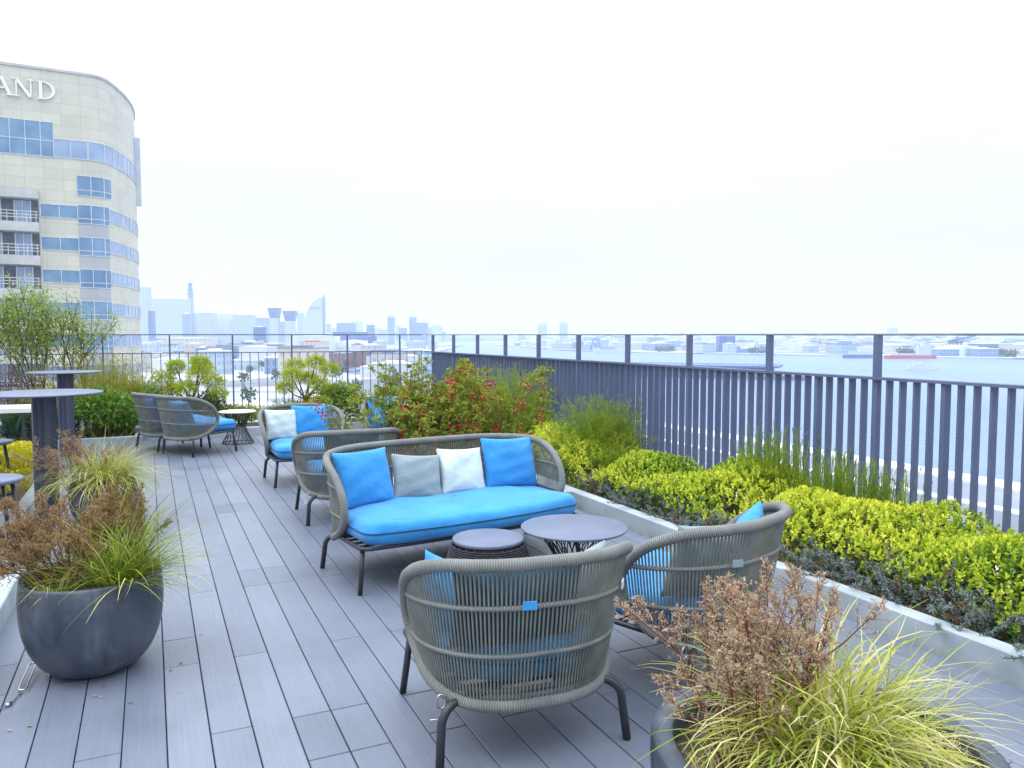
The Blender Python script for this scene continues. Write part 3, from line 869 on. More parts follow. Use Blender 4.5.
def golden_hedge():
    """clumps of twig-end rosettes over an uneven mound"""
    r = np.random.RandomState(21)
    t = thing('golden_hedge', 'golden yellow leafy hedge filling the long planter below the slatted fence', 'hedge', (3.95, 5, 0))
    cl = Cloud(); tw = Cloud()
    segs = []
    def scatter(n, y0, y1, size):
        x = r.uniform(3.55, 4.36, n); y = r.uniform(y0, y1, n)
        base = .39 + .095 * bumps(x, y, 5)
        edge = np.clip((x - 3.50) / .30, 0, 1) ** .7
        h = base * (.45 + .55 * edge) + .03
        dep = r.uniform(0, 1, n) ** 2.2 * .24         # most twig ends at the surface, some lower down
        z = np.maximum(h - dep, .09)
        C = np.stack([x, y, z], 1)
        m = 9
        N_ = rnd_dirs(n, r, .1); N_ = unit(N_ * .55 + np.array([-.12, -.05, 1.0]) * .8)
        shallow = np.clip(1 - dep / .16, 0, 1); patch = .17 * bumps(x * .6, y * .6, 9) + r.normal(-.04, .16, n)  # tone drops with depth below the hedge surface, and varies in patches
        P = []; D = []; T = []; L = []
        for k in range(m):
            a = 2 * PI * k / m * 2.4 + r.uniform(0, 6.28, n)
            tilt = .35 + .95 * (k / m) + r.normal(0, .12, n)
            U = unit(np.cross(N_, np.array([.31, .9, .2]))); W = np.cross(N_, U)
            d = N_ * np.cos(tilt)[:, None] + (U * np.cos(a)[:, None] + W * np.sin(a)[:, None]) * np.sin(tilt)[:, None]
            P.append(C - N_ * (.006 * k * size)); D.append(d); L.append(size * r.uniform(.024, .036, n) * (.8 + .3 * k / m))
            T.append(np.clip(.24 + .5 * shallow + patch - .26 * (k / m) + r.normal(0, .10, n), 0, 1))
        P = np.concatenate(P); D = np.concatenate(D); T = np.concatenate(T); L = np.concatenate(L)
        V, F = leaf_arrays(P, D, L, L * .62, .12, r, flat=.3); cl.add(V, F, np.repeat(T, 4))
        sel = r.choice(n, n // 6, False)
        for i in sel: segs.append((Vector((C[i, 0] + r.normal(0, .04), C[i, 1] + r.normal(0, .04), .07)), Vector(C[i]), .004, .002))
    scatter(4200, 1.1, 3.2, .82); scatter(5000, 3.2, 6.2, .88); scatter(2700, 6.2, 9.5, 1.15); scatter(1300, 9.5, 12.6, 1.5)
    segs_to(tw, segs, .3)
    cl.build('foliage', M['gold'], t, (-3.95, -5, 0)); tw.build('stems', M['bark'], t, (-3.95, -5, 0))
golden_hedge()

def grey_shrub(label, x, y, w, h, seed, n=46):
    r = np.random.RandomState(seed)
    n = int(n * 1.5); t = thing('grey_shrub', label, 'shrub', (x, y, .09), group='grey-green needle shrubs on the kerb edge')
    st = Cloud(); lf = Cloud(); segs = []; P = []; D = []; T = []
    for i in range(n):
        a = r.uniform(0, 2 * PI); b = Vector((r.normal(0, w * .22), r.normal(0, w * .3), 0))
        d = Vector((math.cos(a) * .75, math.sin(a) * .75, r.uniform(.25, 1.2))).normalized()
        p = b; L = h * r.uniform(.6, 1.25); dead = r.uniform() < .08
        for k in range(5):
            q = p + d * (L / 5); segs.append((p, q, .0025, .002))
            m = 16
            for j in range(m):
                f = j / m; pp = p + (q - p) * f
                nd = d * .6 + Vector(r.normal(size=3)) * .75; P.append(pp[:]); D.append(nd.normalized()[:])
                T.append(1.0 if dead else np.clip(.25 + .12 * k + r.normal(0, .13), 0, .93))
            p = q; d = (d + Vector(r.normal(size=3)) * .16 + Vector((0, 0, -.03))).normalized()
    V, F = leaf_arrays(np.array(P), np.array(D), r.uniform(.016, .030, len(P)), .0058, .05, r)
    lf.add(V, F, np.repeat(np.array(T), 4)); segs_to(st, segs, .4)
    lf.build('needles', M['juniper'], t); st.build('stems', M['bark'], t)
GS = [(3.60, 1.95, .36, .24, 'grey-green needle shrub at the right edge of the photo spilling over the kerb'),
      (3.58, 2.40, .42, .26, 'grey-green needle shrub with dead brown sprigs, second along the kerb from the right edge'),
      (3.62, 2.85, .44, .30, 'tall grey-green needle shrub behind the tips of the dried potted flowers'),
      (3.58, 3.30, .40, .26, 'grey-green needle shrub beside the pillow of the armchair by the kerb'),
      (3.56, 4.35, .36, .20, 'grey-green needle shrub spreading on the kerb above the near armchair rim'),
      (3.60, 4.75, .42, .24, 'grey-green needle shrub on the kerb beyond the round grey table'),
      (3.62, 5.35, .40, .25, 'grey-green needle shrub at the kerb close to the sofa end'),
      (3.64, 5.85, .34, .22, 'small grey-green needle shrub right behind the sofa end')]
for i, (x, y, w, h, l) in enumerate(GS): grey_shrub(l, x + .05, y, w, h * .9, 40 + i, 50)

def reed_clump(label, x, y, w, h, n, seed, z=.1, spread=.18):
    r = np.random.RandomState(seed)
    t = thing('reed_clump', label, 'reed plant', (x, y, z), group='upright reeds along the slatted fence')
    B = np.stack([r.normal(0, w * .3, n) * .5, r.normal(0, w * .42, n), np.zeros(n)], 1)
    V, F, tip = blade_arrays(B, r.uniform(0, 6.28, n), h * r.uniform(.45, 1.08, n), np.abs(r.normal(0, spread, n)), r.uniform(0, .25, n), np.full(n, .008), 4, .6)
    c = Cloud(); c.add(V, F, np.repeat(np.clip(r.normal(.45, .2, n), 0, 1), 10))
    # side sprays
    P = []; D = []
    for i in range(n):
        for k in range(7):
            f = r.uniform(.35, 1); P.append(B[i] + (tip[i] - B[i]) * f); D.append(unit(tip[i] - B[i]) + r.normal(size=3) * .3)
    V, F = leaf_arrays(np.array(P), np.array(D), r.uniform(.03, .07, len(P)), .005, .02, r); c.add(V, F, np.repeat(np.clip(r.normal(.55, .2, len(P)), 0, 1), 4))
    c.build('blades', M['feather'], t)
reed_clump('tall thin reed clump against the fence, leftmost of the three upright clumps', 4.2, 4.40, .36, .70, 260, 61)
reed_clump('middle upright reed clump against the fence slats', 4.2, 3.86, .26, .60, 210, 62)
reed_clump('lower reed clump against the fence slats, rightmost of the upright clumps', 4.2, 3.50, .28, .56, 200, 63)

def feather_bush(label, x, y, w, h, seed, n=420, mat='feather'):
    """soft feathery mound: many thin arching sprays with fine side needles"""
    r = np.random.RandomState(seed)
    t = thing('feathery_bush', label, 'bush', (x, y, .08))
    B = np.stack([r.normal(0, w * .14, n), r.normal(0, w * .16, n), np.zeros(n)], 1)
    az = r.uniform(0, 6.28, n); Ln = h * r.uniform(.55, 1.12, n); lean = np.abs(r.normal(.1, .42, n)); dr = r.uniform(.0, .7, n)
    V, F, tip = blade_arrays(B, az, Ln, lean, dr, np.full(n, .0045), 5, .6)
    c = Cloud(); c.add(V, F, np.repeat(np.clip(r.normal(.35, .15, n), 0, 1), 12))
    V5 = V.reshape(n, 6, 2, 3).mean(2)
    P = []; D = []; T = []
    for k in range(26):
        f = r.uniform(1.6, 5, n); i0 = np.minimum(f.astype(int), 4); w_ = (f - i0)[:, None]
        p = V5[np.arange(n), i0] * (1 - w_) + V5[np.arange(n), i0 + 1] * w_
        d = unit(V5[np.arange(n), i0 + 1] - V5[np.arange(n), i0]) * .9 + r.normal(size=(n, 3)) * .5
        P.append(p); D.append(d); T.append(np.clip(.2 + .1 * f + r.normal(0, .14, n), 0, 1))
    P = np.concatenate(P); D = np.concatenate(D); T = np.concatenate(T)
    V, F = leaf_arrays(P, D, r.uniform(.03, .075, len(P)), .0055, .03, r); c.add(V, F, np.repeat(T, 4))
    c.build('sprays', M[mat], t)
    return t
feather_bush('feathery yellow-green bush mounded against the fence right of the red-berried shrub', 4.1, 6.7, 1.05, .76, 70, 520)
feather_bush('taller feathery green bush in the corner of the fence behind the red-berried shrub', 3.98, 8.6, 1.2, 1.02, 71, 520)
feather_bush('low dark olive tuft in front of the feathery mound by the fence', 3.95, 6.15, .45, .36, 72, 160)

def nandina(label, x, y, w, h, seed, n=34, berries=60, z=.08, mat='nandina'):
    r = np.random.RandomState(seed)
    t = thing('berry_shrub', label, 'shrub', (x, y, z))
    st = Cloud(); lf = Cloud(); segs = []; P = []; D = []; T = []; BP = []
    for i in range(n):
        b = Vector((r.normal(0, w * .2), r.normal(0, w * .16), 0)); lean = Vector((b.x * 1.1 / w + r.normal(0, .10), b.y * 1.0 / w + r.normal(0, .16), 1)).normalized()
        p = b; d = lean; L = h * r.uniform(.62, 1.08); K = 9
        for k in range(K):
            q = p + d * (L / K); segs.append((p, q, .006 - .0005 * k, .0055 - .0005 * k))
            if k >= 2:
                for _ in range(4):
                    sd = Vector((r.normal(), r.normal(), r.uniform(.1, .8))).normalized(); sl = r.uniform(.07, .17) * (1.25 - k / K * .6)
                    e = p + (q - p) * r.uniform(0, 1); e2 = e + sd * sl; segs.append((e, e2, .0018, .001))
                    for j in range(11):
                        f = r.uniform(.25, 1.0); pp = e + (e2 - e) * f
                        P.append(pp[:]); D.append((sd * .5 + Vector(r.normal(size=3)) * .6).normalized()[:])
                        T.append(np.clip(.2 + .05 * k + r.normal(0, .10), 0, 1) if r.uniform() > .05 else r.uniform(.85, 1))
            p = q; d = (d + Vector(r.normal(size=3)) * .07).normalized()
        for j in range(14):
            P.append(p[:]); D.append((d * .9 + Vector(r.normal(size=3)) * .5).normalized()[:]); T.append(r.uniform(.4, .95))
        if r.uniform() < berries / 60.:
            for _ in range(r.randint(1, 4)):
                f = r.uniform(.35, .95); c = b + (p - b) * f + Vector(r.normal(size=3)) * .05
                for _ in range(r.randint(8, 20)): BP.append((c + Vector(r.normal(size=3)) * Vector((1, 1, 1.4)) * .022 if False else c + Vector((r.normal() * .026, r.normal() * .026, r.normal() * .038)))[:])
    P = np.array(P); V, F = leaf_arrays(P, np.array(D), r.uniform(.032, .058, len(P)), r.uniform(.013, .02, len(P)), .08, r)
    lf.add(V, F, np.repeat(np.array(T), 4)); segs_to(st, segs, .35)
    lf.build('foliage', M[mat], t); st.build('stems', M['redstem'], t)
    if BP:
        BP = np.array(BP); m = len(BP)
        o = np.array([[1, 0, 0], [-1, 0, 0], [0, 1, 0], [0, -1, 0], [0, 0, 1], [0, 0, -1.]])
        # subdivided octahedron -> small round berries
        f0 = [(0, 2, 4), (2, 1, 4), (1, 3, 4), (3, 0, 4), (2, 0, 5), (1, 2, 5), (3, 1, 5), (0, 3, 5)]
        vs = [tuple(v) for v in o]; fs = []
        def mid(a, b):
            v = (np.array(vs[a]) + np.array(vs[b])) / 2; v /= np.linalg.norm(v); vs.append(tuple(v)); return len(vs) - 1
        for a, b_, c_ in f0:
            x_, y_, z_ = mid(a, b_), mid(b_, c_), mid(c_, a); fs += [(a, x_, z_), (x_, b_, y_), (z_, y_, c_), (x_, y_, z_)]
        vs = np.array(vs); fs = np.array(fs); k = len(vs)
        V = BP[:, None, :] + vs[None] * r.uniform(.008, .0115, m)[:, None, None]
        F = (np.arange(m)[:, None, None] * k + fs[None]).reshape(-1, 3)
        c = Cloud(); c.add(V.reshape(-1, 3), F, np.repeat(r.uniform(0, 1, m), k)); bo = c.build('berries', M['berry'], t)
        bo.data.polygons.foreach_set('use_smooth', np.ones(len(F), dtype=bool))
    return t
nandina('bushy green shrub dotted with red berries and reddish leaf tips behind the sofa', 2.40, 6.55, .84, 1.14, 80, 90, 100)

def sedge(parent_name, label, x, y, z, n, L0, L1, seed, W=.006, spread=.05, bias=None, mean=.5, lean0=.1, lean1=.75, dr0=.7, dr1=1.9):
    r = np.random.RandomState(seed)
    t = thing(parent_name, label, 'grass', (x, y, z))
    rad = spread * np.sqrt(r.uniform(0, 1, n)); a = r.uniform(0, 6.28, n)
    B = np.stack([rad * np.cos(a), rad * np.sin(a), np.zeros(n)], 1)
    az = a + r.normal(0, .5, n)
    if bias is not None: az = np.where(r.uniform(size=n) < .5, bias + r.normal(0, .6, n), az)
    V, F, tip = blade_arrays(B, az, r.uniform(L0, L1, n), r.uniform(lean0, lean1, n), r.uniform(dr0, dr1, n), W * r.uniform(.6, 1.3, n), 8, 1.0)
    tn = np.clip(r.normal(mean, .22, n), 0, 1); c = Cloud(); c.add(V, F, np.repeat(tn, 18))
    c.build('blades', M['sedge'], t)
    return t, tip

def dried_shrub(label, x, y, z, h, seed, n=16, wide=.5, lean=(0, 0), plume=1.0, mat='drybrown', base_r=.07, leafmix=0):
    """thin reddish stems ending in feathery tan seed heads"""
    r = np.random.RandomState(seed)
    t = thing('dried_flower_shrub', label, 'shrub', (x, y, z))
    st = Cloud(); lf = Cloud(); allsegs = []; P = []; D = []; T = []; L = []
    for i in range(n):
        a = r.uniform(0, 6.28); q0 = r.uniform(.1, 1)
        d = Vector((math.cos(a) * wide * q0 + lean[0], math.sin(a) * wide * q0 + lean[1], 1)).normalized()
        segs, tips = grow((math.cos(a) * base_r * r.uniform(0, 1), math.sin(a) * base_r * r.uniform(0, 1), 0), d, h * r.uniform(.5, .85), .0036, 1, r, spread=.42, kids=2, up=.12, bend=.10, shrink=.45)
        allsegs += segs
        for p, dd in tips:
            pl = r.uniform(.06, .13) * plume; m = int(20 * plume)
            allsegs.append((p, p + dd * pl, .0014, .0007))
            for j in range(m):
                f = j / m; q = p + dd * pl * f; sd = (dd * .8 + Vector(r.normal(size=3)) * .6).normalized(); sl = .055 * plume * (1.15 - f) * r.uniform(.4, 1.2) + .008
                allsegs.append((q, q + sd * sl, .0007, .0004))
                for k in range(11):
                    P.append((q + sd * sl * r.uniform(.15, 1.05))[:]); D.append((sd * .8 + Vector(r.normal(size=3)) * .9).normalized()[:]); T.append(np.clip(r.normal(.55, .24), 0, 1)); L.append(r.uniform(.007, .016))
        for (p0, p1, ra, rb) in segs:
            if r.uniform() < .6:
                for k in range(3):
                    P.append((p0 + (p1 - p0) * r.uniform(0, 1))[:]); D.append(Vector(r.normal(size=3)).normalized()[:]); T.append(r.uniform(.2, .95)); L.append(r.uniform(.012, .028))
    segs_to(st, allsegs, .45, 4)
    V, F = leaf_arrays(np.array(P), np.array(D), np.array(L), np.array(L) * .26, .1, r); lf.add(V, F, np.repeat(np.array(T), 4))
    st.build('stems', M['redstem'], t); lf.build('seed_heads', M[mat], t)
    return t

def off(c, ax, ay, z):
    p = Vector((c[0], c[1], 0)) + vx * ax + vd * ay; return (p.x, p.y, z)
vx = Vector((math.cos(-YAW), math.sin(-YAW), 0)); vd = Vector((math.sin(YAW), math.cos(YAW), 0))    # across / away as seen in the photo

# near-left pot: dried brown shrub on the left, green grass on the right
dried_shrub('brown dried feathery shrub spreading left out of the near round pot', *off(POT1, -.10, .02, .35), .33, 90, 28, 1.25, lean=(-.42, .10), plume=1.05, mat='rustdry')
dried_shrub('olive-brown dried shrub standing at the back of the near round pot', *off(POT1, .03, .10, .35), .31, 91, 13, .75, lean=(.05, .14), plume=1.0, mat='olivedry')
sedge('sedge_grass', 'bright green grass leaning right out of the near round pot', *off(POT1, .12, -.02, .35), 560, .30, .55, 92, .0075, .09, bias=-YAW, mean=.42, lean0=.1, lean1=1.0, dr0=.3, dr1=1.7)
sedge('sedge_grass', 'sparse drooping grass at the front left rim of the near round pot', *off(POT1, -.08, -.17, .36), 60, .16, .30, 93, .005, .06, mean=.6, bias=-YAW - PI / 2)
sedge('sedge_grass', 'bronze-tipped thin grass fanning out at the right of the near round pot', *off(POT1, .12, .05, .35), 90, .34, .50, 89, .0035, .06, bias=-YAW + .2, mean=.9, lean0=.35, lean1=1.05, dr0=.1, dr1=.6)
# second pot
sedge('sedge_grass', 'pale dome of arching variegated grass in the pot behind the near pot', POT2[0], POT2[1], .28, 1000, .34, .60, 94, .0085, .13, mean=.72, lean0=.05, lean1=1.0, dr0=1.0, dr1=2.6)
dried_shrub('dry brown shrub at the left of the second pot', *off(POT2, -.16, -.08, .27), .36, 95, 11, .7, lean=(-.15, 0), plume=1.0)
# corner tub
dried_shrub('tall dried brown flower stems at the left of the near corner tub', *off(POT3, -.20, .02, .40), .35, 96, 15, .50, lean=(-.06, .08), plume=.85)
dried_shrub('upright dried flower stems at the middle of the near corner tub', *off(POT3, -.08, .10, .40), .35, 97, 10, .36, lean=(-.05, .06), plume=.85)
sedge('sedge_grass', 'pale cream and green grass arching over the near corner tub', *off(POT3, -.01, -.01, .40), 700, .30, .54, 98, .0095, .13, bias=-YAW - 1.6, mean=.72, lean0=.0, lean1=.55, dr0=.9, dr1=2.7)
sedge('sedge_grass', 'short dry straw grass at the right side of the near corner tub', *off(POT3, .26, -.0, .405), 420, .06, .17, 99, .004, .10, mean=.98, lean0=.2, lean1=1.2, dr0=.5, dr1=1.9)
sedge('sedge_grass', 'short straw-coloured grass at the left rim inside the near corner tub', *off(POT3, -.25, -.06, .405), 300, .04, .11, 100, .004, .10, mean=.85, lean0=.2, lean1=1.2, dr0=.5, dr1=1.9)
sedge('sedge_grass', 'upright bronze-tipped grass at the back of the near corner tub', *off(POT3, .10, .08, .40), 150, .24, .42, 101, .006, .10, mean=.6, lean0=.05, lean1=.7, dr0=.4, dr1=1.3)

# ------------------------------------------------------------------ far planter: tufted trees, low bushes
def tuft_tree(label, x, y, h, w, seed, z=.1, ntuft=9):
    r = np.random.RandomState(seed)
    t = thing('tufted_tree', label, 'small tree', (x, y, z), group='lime tufted little trees before the railing')
    st = Cloud(); lf = Cloud(); segs = []; P = []; D = []; T = []
    trunk_top = Vector((r.normal(0, .03), r.normal(0, .03), h * .35)); segs.append((Vector((0, 0, 0)), trunk_top, .028, .02))
    for k in range(ntuft):
        a = 2 * PI * k / ntuft * 1.618 * 2; f = (k + .5) / ntuft
        c = Vector((math.cos(a) * w * .47 * (1.0 if f < .75 else .5), math.sin(a) * w * .4, h * (.42 + .5 * f)))
        m = trunk_top.lerp(c, .55) + Vector((0, 0, -.04)); segs += [(trunk_top, m, .014, .010), (m, c, .010, .006)]
        rad = r.uniform(.115, .165) * w / .75
        n = 620
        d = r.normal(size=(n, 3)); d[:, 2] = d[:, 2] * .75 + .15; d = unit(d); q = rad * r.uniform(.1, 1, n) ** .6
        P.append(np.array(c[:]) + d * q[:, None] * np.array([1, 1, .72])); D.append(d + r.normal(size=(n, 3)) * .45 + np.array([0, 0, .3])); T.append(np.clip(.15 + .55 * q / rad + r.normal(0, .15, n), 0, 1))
    P = np.concatenate(P); D = np.concatenate(D); T = np.concatenate(T)
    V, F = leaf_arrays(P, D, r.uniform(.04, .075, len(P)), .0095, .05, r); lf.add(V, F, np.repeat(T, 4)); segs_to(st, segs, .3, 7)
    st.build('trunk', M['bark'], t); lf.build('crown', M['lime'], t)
    return t
p = at_d(187, 12.35); tuft_tree('lime green tufted little tree above the side-view armchair', p.x, 12.55, 1.12, .82, 110, ntuft=9)
p = at_d(309, 12.2); tuft_tree('yellower tufted little tree with reddish leaves at its foot, behind the facing armchairs', p.x, 12.6, 1.10, .78, 111, ntuft=8)
nandina('low red-leaved shrub at the foot of a yellow tufted tree', p.x + .02, 12.5, .34, .42, 112, 10, 90, .1)

def leaf_bush(name, label, x, y, w, d, h, seed, mat, n=2600, leaf=(.03, .055), ratio=.5, group=None, z=.08, nclump=9, droop=0.0):
    """bush made of several leafy clumps on branches, gaps between them"""
    r = np.random.RandomState(seed)
    t = thing(name, label, 'bush', (x, y, z), group=group)
    st = Cloud(); lf = Cloud(); segs = []; P = []; D = []; T = []
    for k in range(nclump):
        a = 2 * PI * k / nclump + r.uniform(-.4, .4); q = r.uniform(.15, .9)
        c = Vector((math.cos(a) * w * .36 * q, math.sin(a) * d * .36 * q, h * r.uniform(.38, .82) * (1.15 - .4 * q)))
        m = Vector((c.x * .35, c.y * .35, c.z * .5)); segs += [(Vector((c.x * .1, c.y * .1, 0)), m, .012, .009), (m, c, .009, .004)]
        rad = np.array([w, d, h]) * r.uniform(.2, .30)
        nn = n // nclump
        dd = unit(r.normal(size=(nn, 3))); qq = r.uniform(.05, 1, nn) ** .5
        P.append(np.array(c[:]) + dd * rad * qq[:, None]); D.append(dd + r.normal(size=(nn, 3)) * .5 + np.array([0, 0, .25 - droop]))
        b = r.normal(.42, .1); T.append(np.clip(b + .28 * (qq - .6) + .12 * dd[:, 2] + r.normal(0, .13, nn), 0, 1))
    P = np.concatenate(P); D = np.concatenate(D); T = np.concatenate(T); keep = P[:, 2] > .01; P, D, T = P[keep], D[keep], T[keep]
    Ls = r.uniform(leaf[0], leaf[1], len(P))
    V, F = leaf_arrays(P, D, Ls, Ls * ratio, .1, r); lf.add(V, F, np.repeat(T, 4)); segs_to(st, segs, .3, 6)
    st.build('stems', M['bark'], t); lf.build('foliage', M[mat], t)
    return t
leaf_bush('leafy_bush', 'dark green low bush left of the wire-base table by the railing', .62, 12.55, .9, .5, .60, 120, 'deepgreen', 3200, (.04, .08), .22)
leaf_bush('leafy_bush', 'olive mounded bush right behind the wire-base table', 1.25, 12.6, 1.0, .5, .42, 121, 'nandina', 2600, (.03, .06), .3)
leaf_bush('leafy_bush', 'pale green broad-leaved bush behind the facing armchairs', 2.75, 12.5, 1.2, .6, .62, 122, 'paleleaf', 2400, (.05, .085), .5)
leaf_bush('leafy_bush', 'light green low bush between the facing armchair and the railing corner', 3.5, 11.9, .9, .9, .62, 123, 'paleleaf', 2200, (.045, .08), .5)
feather_bush('short green grass tuft below the railing left of the yellow tufted tree', 1.9, 12.55, .5, .42, 124, 120, 'feather')
# left group by the bar tables
def loose_tree(label, x, y, h, w, seed, mat, n=2600, leaf=(.03, .055)):
    r = np.random.RandomState(seed)
    t = thing('young_tree', label, 'tree', (x, y, .1))
    st = Cloud(); lf = Cloud(); segs = []; tips = []
    for k in range(3):
        s_, tp = grow((r.normal(0, .05), r.normal(0, .05), 0), (r.normal(0, .16), r.normal(0, .12), 1), h * .52, .011, 2, r, spread=.42, kids=3, up=.22, bend=.08, shrink=.6)
        segs += s_; tips += tp
    P = []; D = []; T = []
    pts = [(q, (q - p).normalized()) for p, q, a, b in segs if q.z > h * .28]
    for i in range(n):
        p, d = pts[r.randint(len(pts))]; P.append((p + Vector(r.normal(size=3)) * .07)[:]); D.append((d * .4 + Vector(r.normal(size=3)) * .7)[:]); T.append(np.clip(r.normal(.5, .22), 0, 1))
    P = np.array(P); Ls = r.uniform(leaf[0], leaf[1], len(P)); V, F = leaf_arrays(P, np.array(D), Ls, Ls * .42, .1, r); lf.add(V, F, np.repeat(np.array(T), 4))
    segs_to(st, segs, .3, 5); st.build('trunk', M['bark'], t); lf.build('crown', M[mat], t)
    return t
def at_px(px, Y):
    q = ray(px, 335); return q[0] / q[1] * Y, Y
loose_tree('airy light green young tree rising in front of the hotel, behind the bar tables', *at_px(40, 12.45), 1.95, 1.0, 130, 'paleleaf', 3000, (.04, .075))
loose_tree('thin pale green young tree right of the airy tree, against the hotel windows', *at_px(72, 12.6), 1.95, .9, 131, 'paleleaf', 1900, (.035, .06))
leaf_bush('twiggy_bush', 'purple-brown twiggy bush at the left edge behind the high bench', *at_px(6, 12.2), 1.0, .9, 1.15, 132, 'purple', 2600, (.02, .04), .4)
leaf_bush('leafy_bush', 'rusty orange-tinged bush behind the farther bar table', *at_px(48, 12.5), 1.1, .7, 1.0, 133, 'orange_grass', 2600, (.04, .08), .25)
feather_bush('rusty green arching grass right of the farther bar table', *at_px(104, 12.55), 1.35, 1.12, 134, 800, 'orange_grass')
leaf_bush('leafy_bush', 'bright green broad bush right of the bar table pole', *at_px(100, 12.15), 1.2, .9, .70, 135, 'green', 5200, (.05, .085), .5)
leaf_bush('leafy_bush', 'mid green bush behind the side-view armchair by the railing', *at_px(128, 12.6), 1.0, .7, .80, 136, 'green', 3000, (.035, .065), .5)
leaf_bush('leafy_bush', 'dark green shrub low behind the far left armchair', *at_px(148, 12.7), .8, .6, .62, 137, 'deepgreen', 2600, (.04, .07), .4)
def yucca(label, x, y, seed, h):
    r = np.random.RandomState(seed); n = 70
    t = thing('spiky_plant', label, 'plant', (x, y, .1)); B = r.normal(0, .03, (n, 3)); B[:, 2] = r.uniform(0, .12, n)
    V, F, tip = blade_arrays(B, r.uniform(0, 6.28, n), r.uniform(.5, 1, n) * h, r.uniform(.05, 1.2, n), r.uniform(0, .5, n), np.full(n, .035), 5, 1.0)
    c = Cloud(); c.add(V, F, np.repeat(np.clip(r.normal(.5, .2, n), 0, 1), 12)); c.build('blades', M['yucca'], t)
yucca('blue-green spiky plant between the two bar table poles', *at_px(64, 12.0), 140, .62)
yucca('blue-green spiky plant at the left edge under the high bench', *at_px(8, 11.9), 141, .55)
leaf_bush('leafy_bush', 'low green bush in the far bed left of the nearer bar table pole', *at_px(28, 11.95), 1.0, .7, .45, 142, 'deepgreen', 2400, (.04, .07), .35)
def yellow_cover():
    r = np.random.RandomState(150); n = 2400
    t = thing('yellow_shrub', 'bright yellow leafy ground plant in the left planter behind the bar stool', 'shrub', (-1.60, 7.86, .08))
    cl = Cloud(); x = r.uniform(-.9, .66, n); y = r.uniform(-.68, .8, n); z = .36 + .04 * bumps(x, y, 3) - r.uniform(0, 1, n) ** 2 * .2
    C = np.stack([x, y, np.maximum(z, .01)], 1)
    for k in range(6):
        a = r.uniform(0, 6.28, n); tl = r.uniform(.3, 1.3, n); d = np.stack([np.cos(a) * np.sin(tl), np.sin(a) * np.sin(tl), np.cos(tl)], 1)
        V, F = leaf_arrays(C + r.normal(0, .015, (n, 3)), d, r.uniform(.03, .05, n), .022, .1, r, flat=.3); cl.add(V, F, np.repeat(np.clip(r.normal(.6, .2, n), 0, 1), 4))
    cl.build('foliage', M['yellow'], t)
yellow_cover()
leaf_bush('leafy_bush', 'low green ground plant in the near planter at the left edge', -1.5, 4.6, .9, 1.0, .2, 151, 'green', 1500, (.03, .05), .5)

def litter():
    r = np.random.RandomState(170); P = []; 
    for c, rad, n in ((POT3, .75, 60), (POT1, .6, 34), ((3.2, 3.2), .7, 40), ((3.22, 4.6), .8, 30), ((1.2, 3.6), 2.2, 26), ((.4, 7.5), 2.5, 30)):
        for _ in range(n):
            a = r.uniform(0, 6.28); q = rad * math.sqrt(r.uniform(.15, 1)); x, y = c[0] + q * math.cos(a), c[1] + q * math.sin(a)
            if x < 3.33 and x > -.6: P.append((x, y, .003 + r.uniform(0, .003)))
    P = np.array(P); n = len(P); a = r.uniform(0, 6.28, n); D_ = np.stack([np.cos(a), np.sin(a), r.uniform(0, .15, n)], 1); Ls = r.uniform(.008, .03, n)
    V, F = leaf_arrays(P, D_, Ls, Ls * .4, .05, r, flat=.95)
    tag(np_mesh('leaf_litter', V, F, np.repeat(r.uniform(0, 1, n), 4), M['rustdry']), kind='stuff')
litter()
# ------------------------------------------------------------------ distant materials
def facade(name, wall, win, w=3.2, h=3.4, mortar=.28, rough=.5, bias=0):
    m, nt, bs = new_mat(name); L = nt.links.new
    uv = N(nt, 'ShaderNodeTexCoord')
    br = N(nt, 'ShaderNodeTexBrick', Scale=1.0); br.offset = 0; br.squash = 1
    br.inputs['Brick Width'].default_value = w; br.inputs['Row Height'].default_value = h; br.inputs['Mortar Size'].default_value = mortar * min(w, h) * .5
    br.inputs['Mortar Smooth'].default_value = 0
    br.inputs['Color1'].default_value = (*win, 1); br.inputs['Color2'].default_value = (*[c * .8 + .06 for c in win], 1); br.inputs['Mortar'].default_value = (*wall, 1)
    br.inputs['Bias'].default_value = bias
    L(uv.outputs['UV'], br.inputs['Vector'])
    wn = N(nt, 'ShaderNodeTexNoise', Scale=.35, Detail=8, Roughness=.7); L(uv.outputs['Object'], wn.inputs['Vector'])
    wr = ramp(nt, [(.3, (.89, .89, .89)), (.6, (1.03, 1.03, 1.03))]); L(wn.outputs['Fac'], wr.inputs[0])
    wx = N(nt, 'ShaderNodeMixRGB', blend_type='MULTIPLY'); wx.inputs[0].default_value = 1; L(br.outputs['Color'], wx.inputs[1]); L(wr.outputs[0], wx.inputs[2]); L(wx.outputs[0], bs.inputs['Base Color'])
    bs.inputs['Roughness'].default_value = rough
    return m
D = {}
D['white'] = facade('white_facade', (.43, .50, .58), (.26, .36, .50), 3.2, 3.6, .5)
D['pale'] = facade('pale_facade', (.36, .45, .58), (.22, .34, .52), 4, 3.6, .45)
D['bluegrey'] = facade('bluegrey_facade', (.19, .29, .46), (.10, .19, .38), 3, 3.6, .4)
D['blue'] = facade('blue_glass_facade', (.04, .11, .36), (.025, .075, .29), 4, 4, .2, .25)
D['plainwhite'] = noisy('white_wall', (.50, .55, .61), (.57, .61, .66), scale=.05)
D['beige'] = facade('beige_low_facade', (.52, .47, .42), (.32, .34, .38), 4, 4, .6)
D['brick'] = facade('red_brick_facade', (.26, .12, .10), (.14, .10, .11), 4, 4.5, .6)
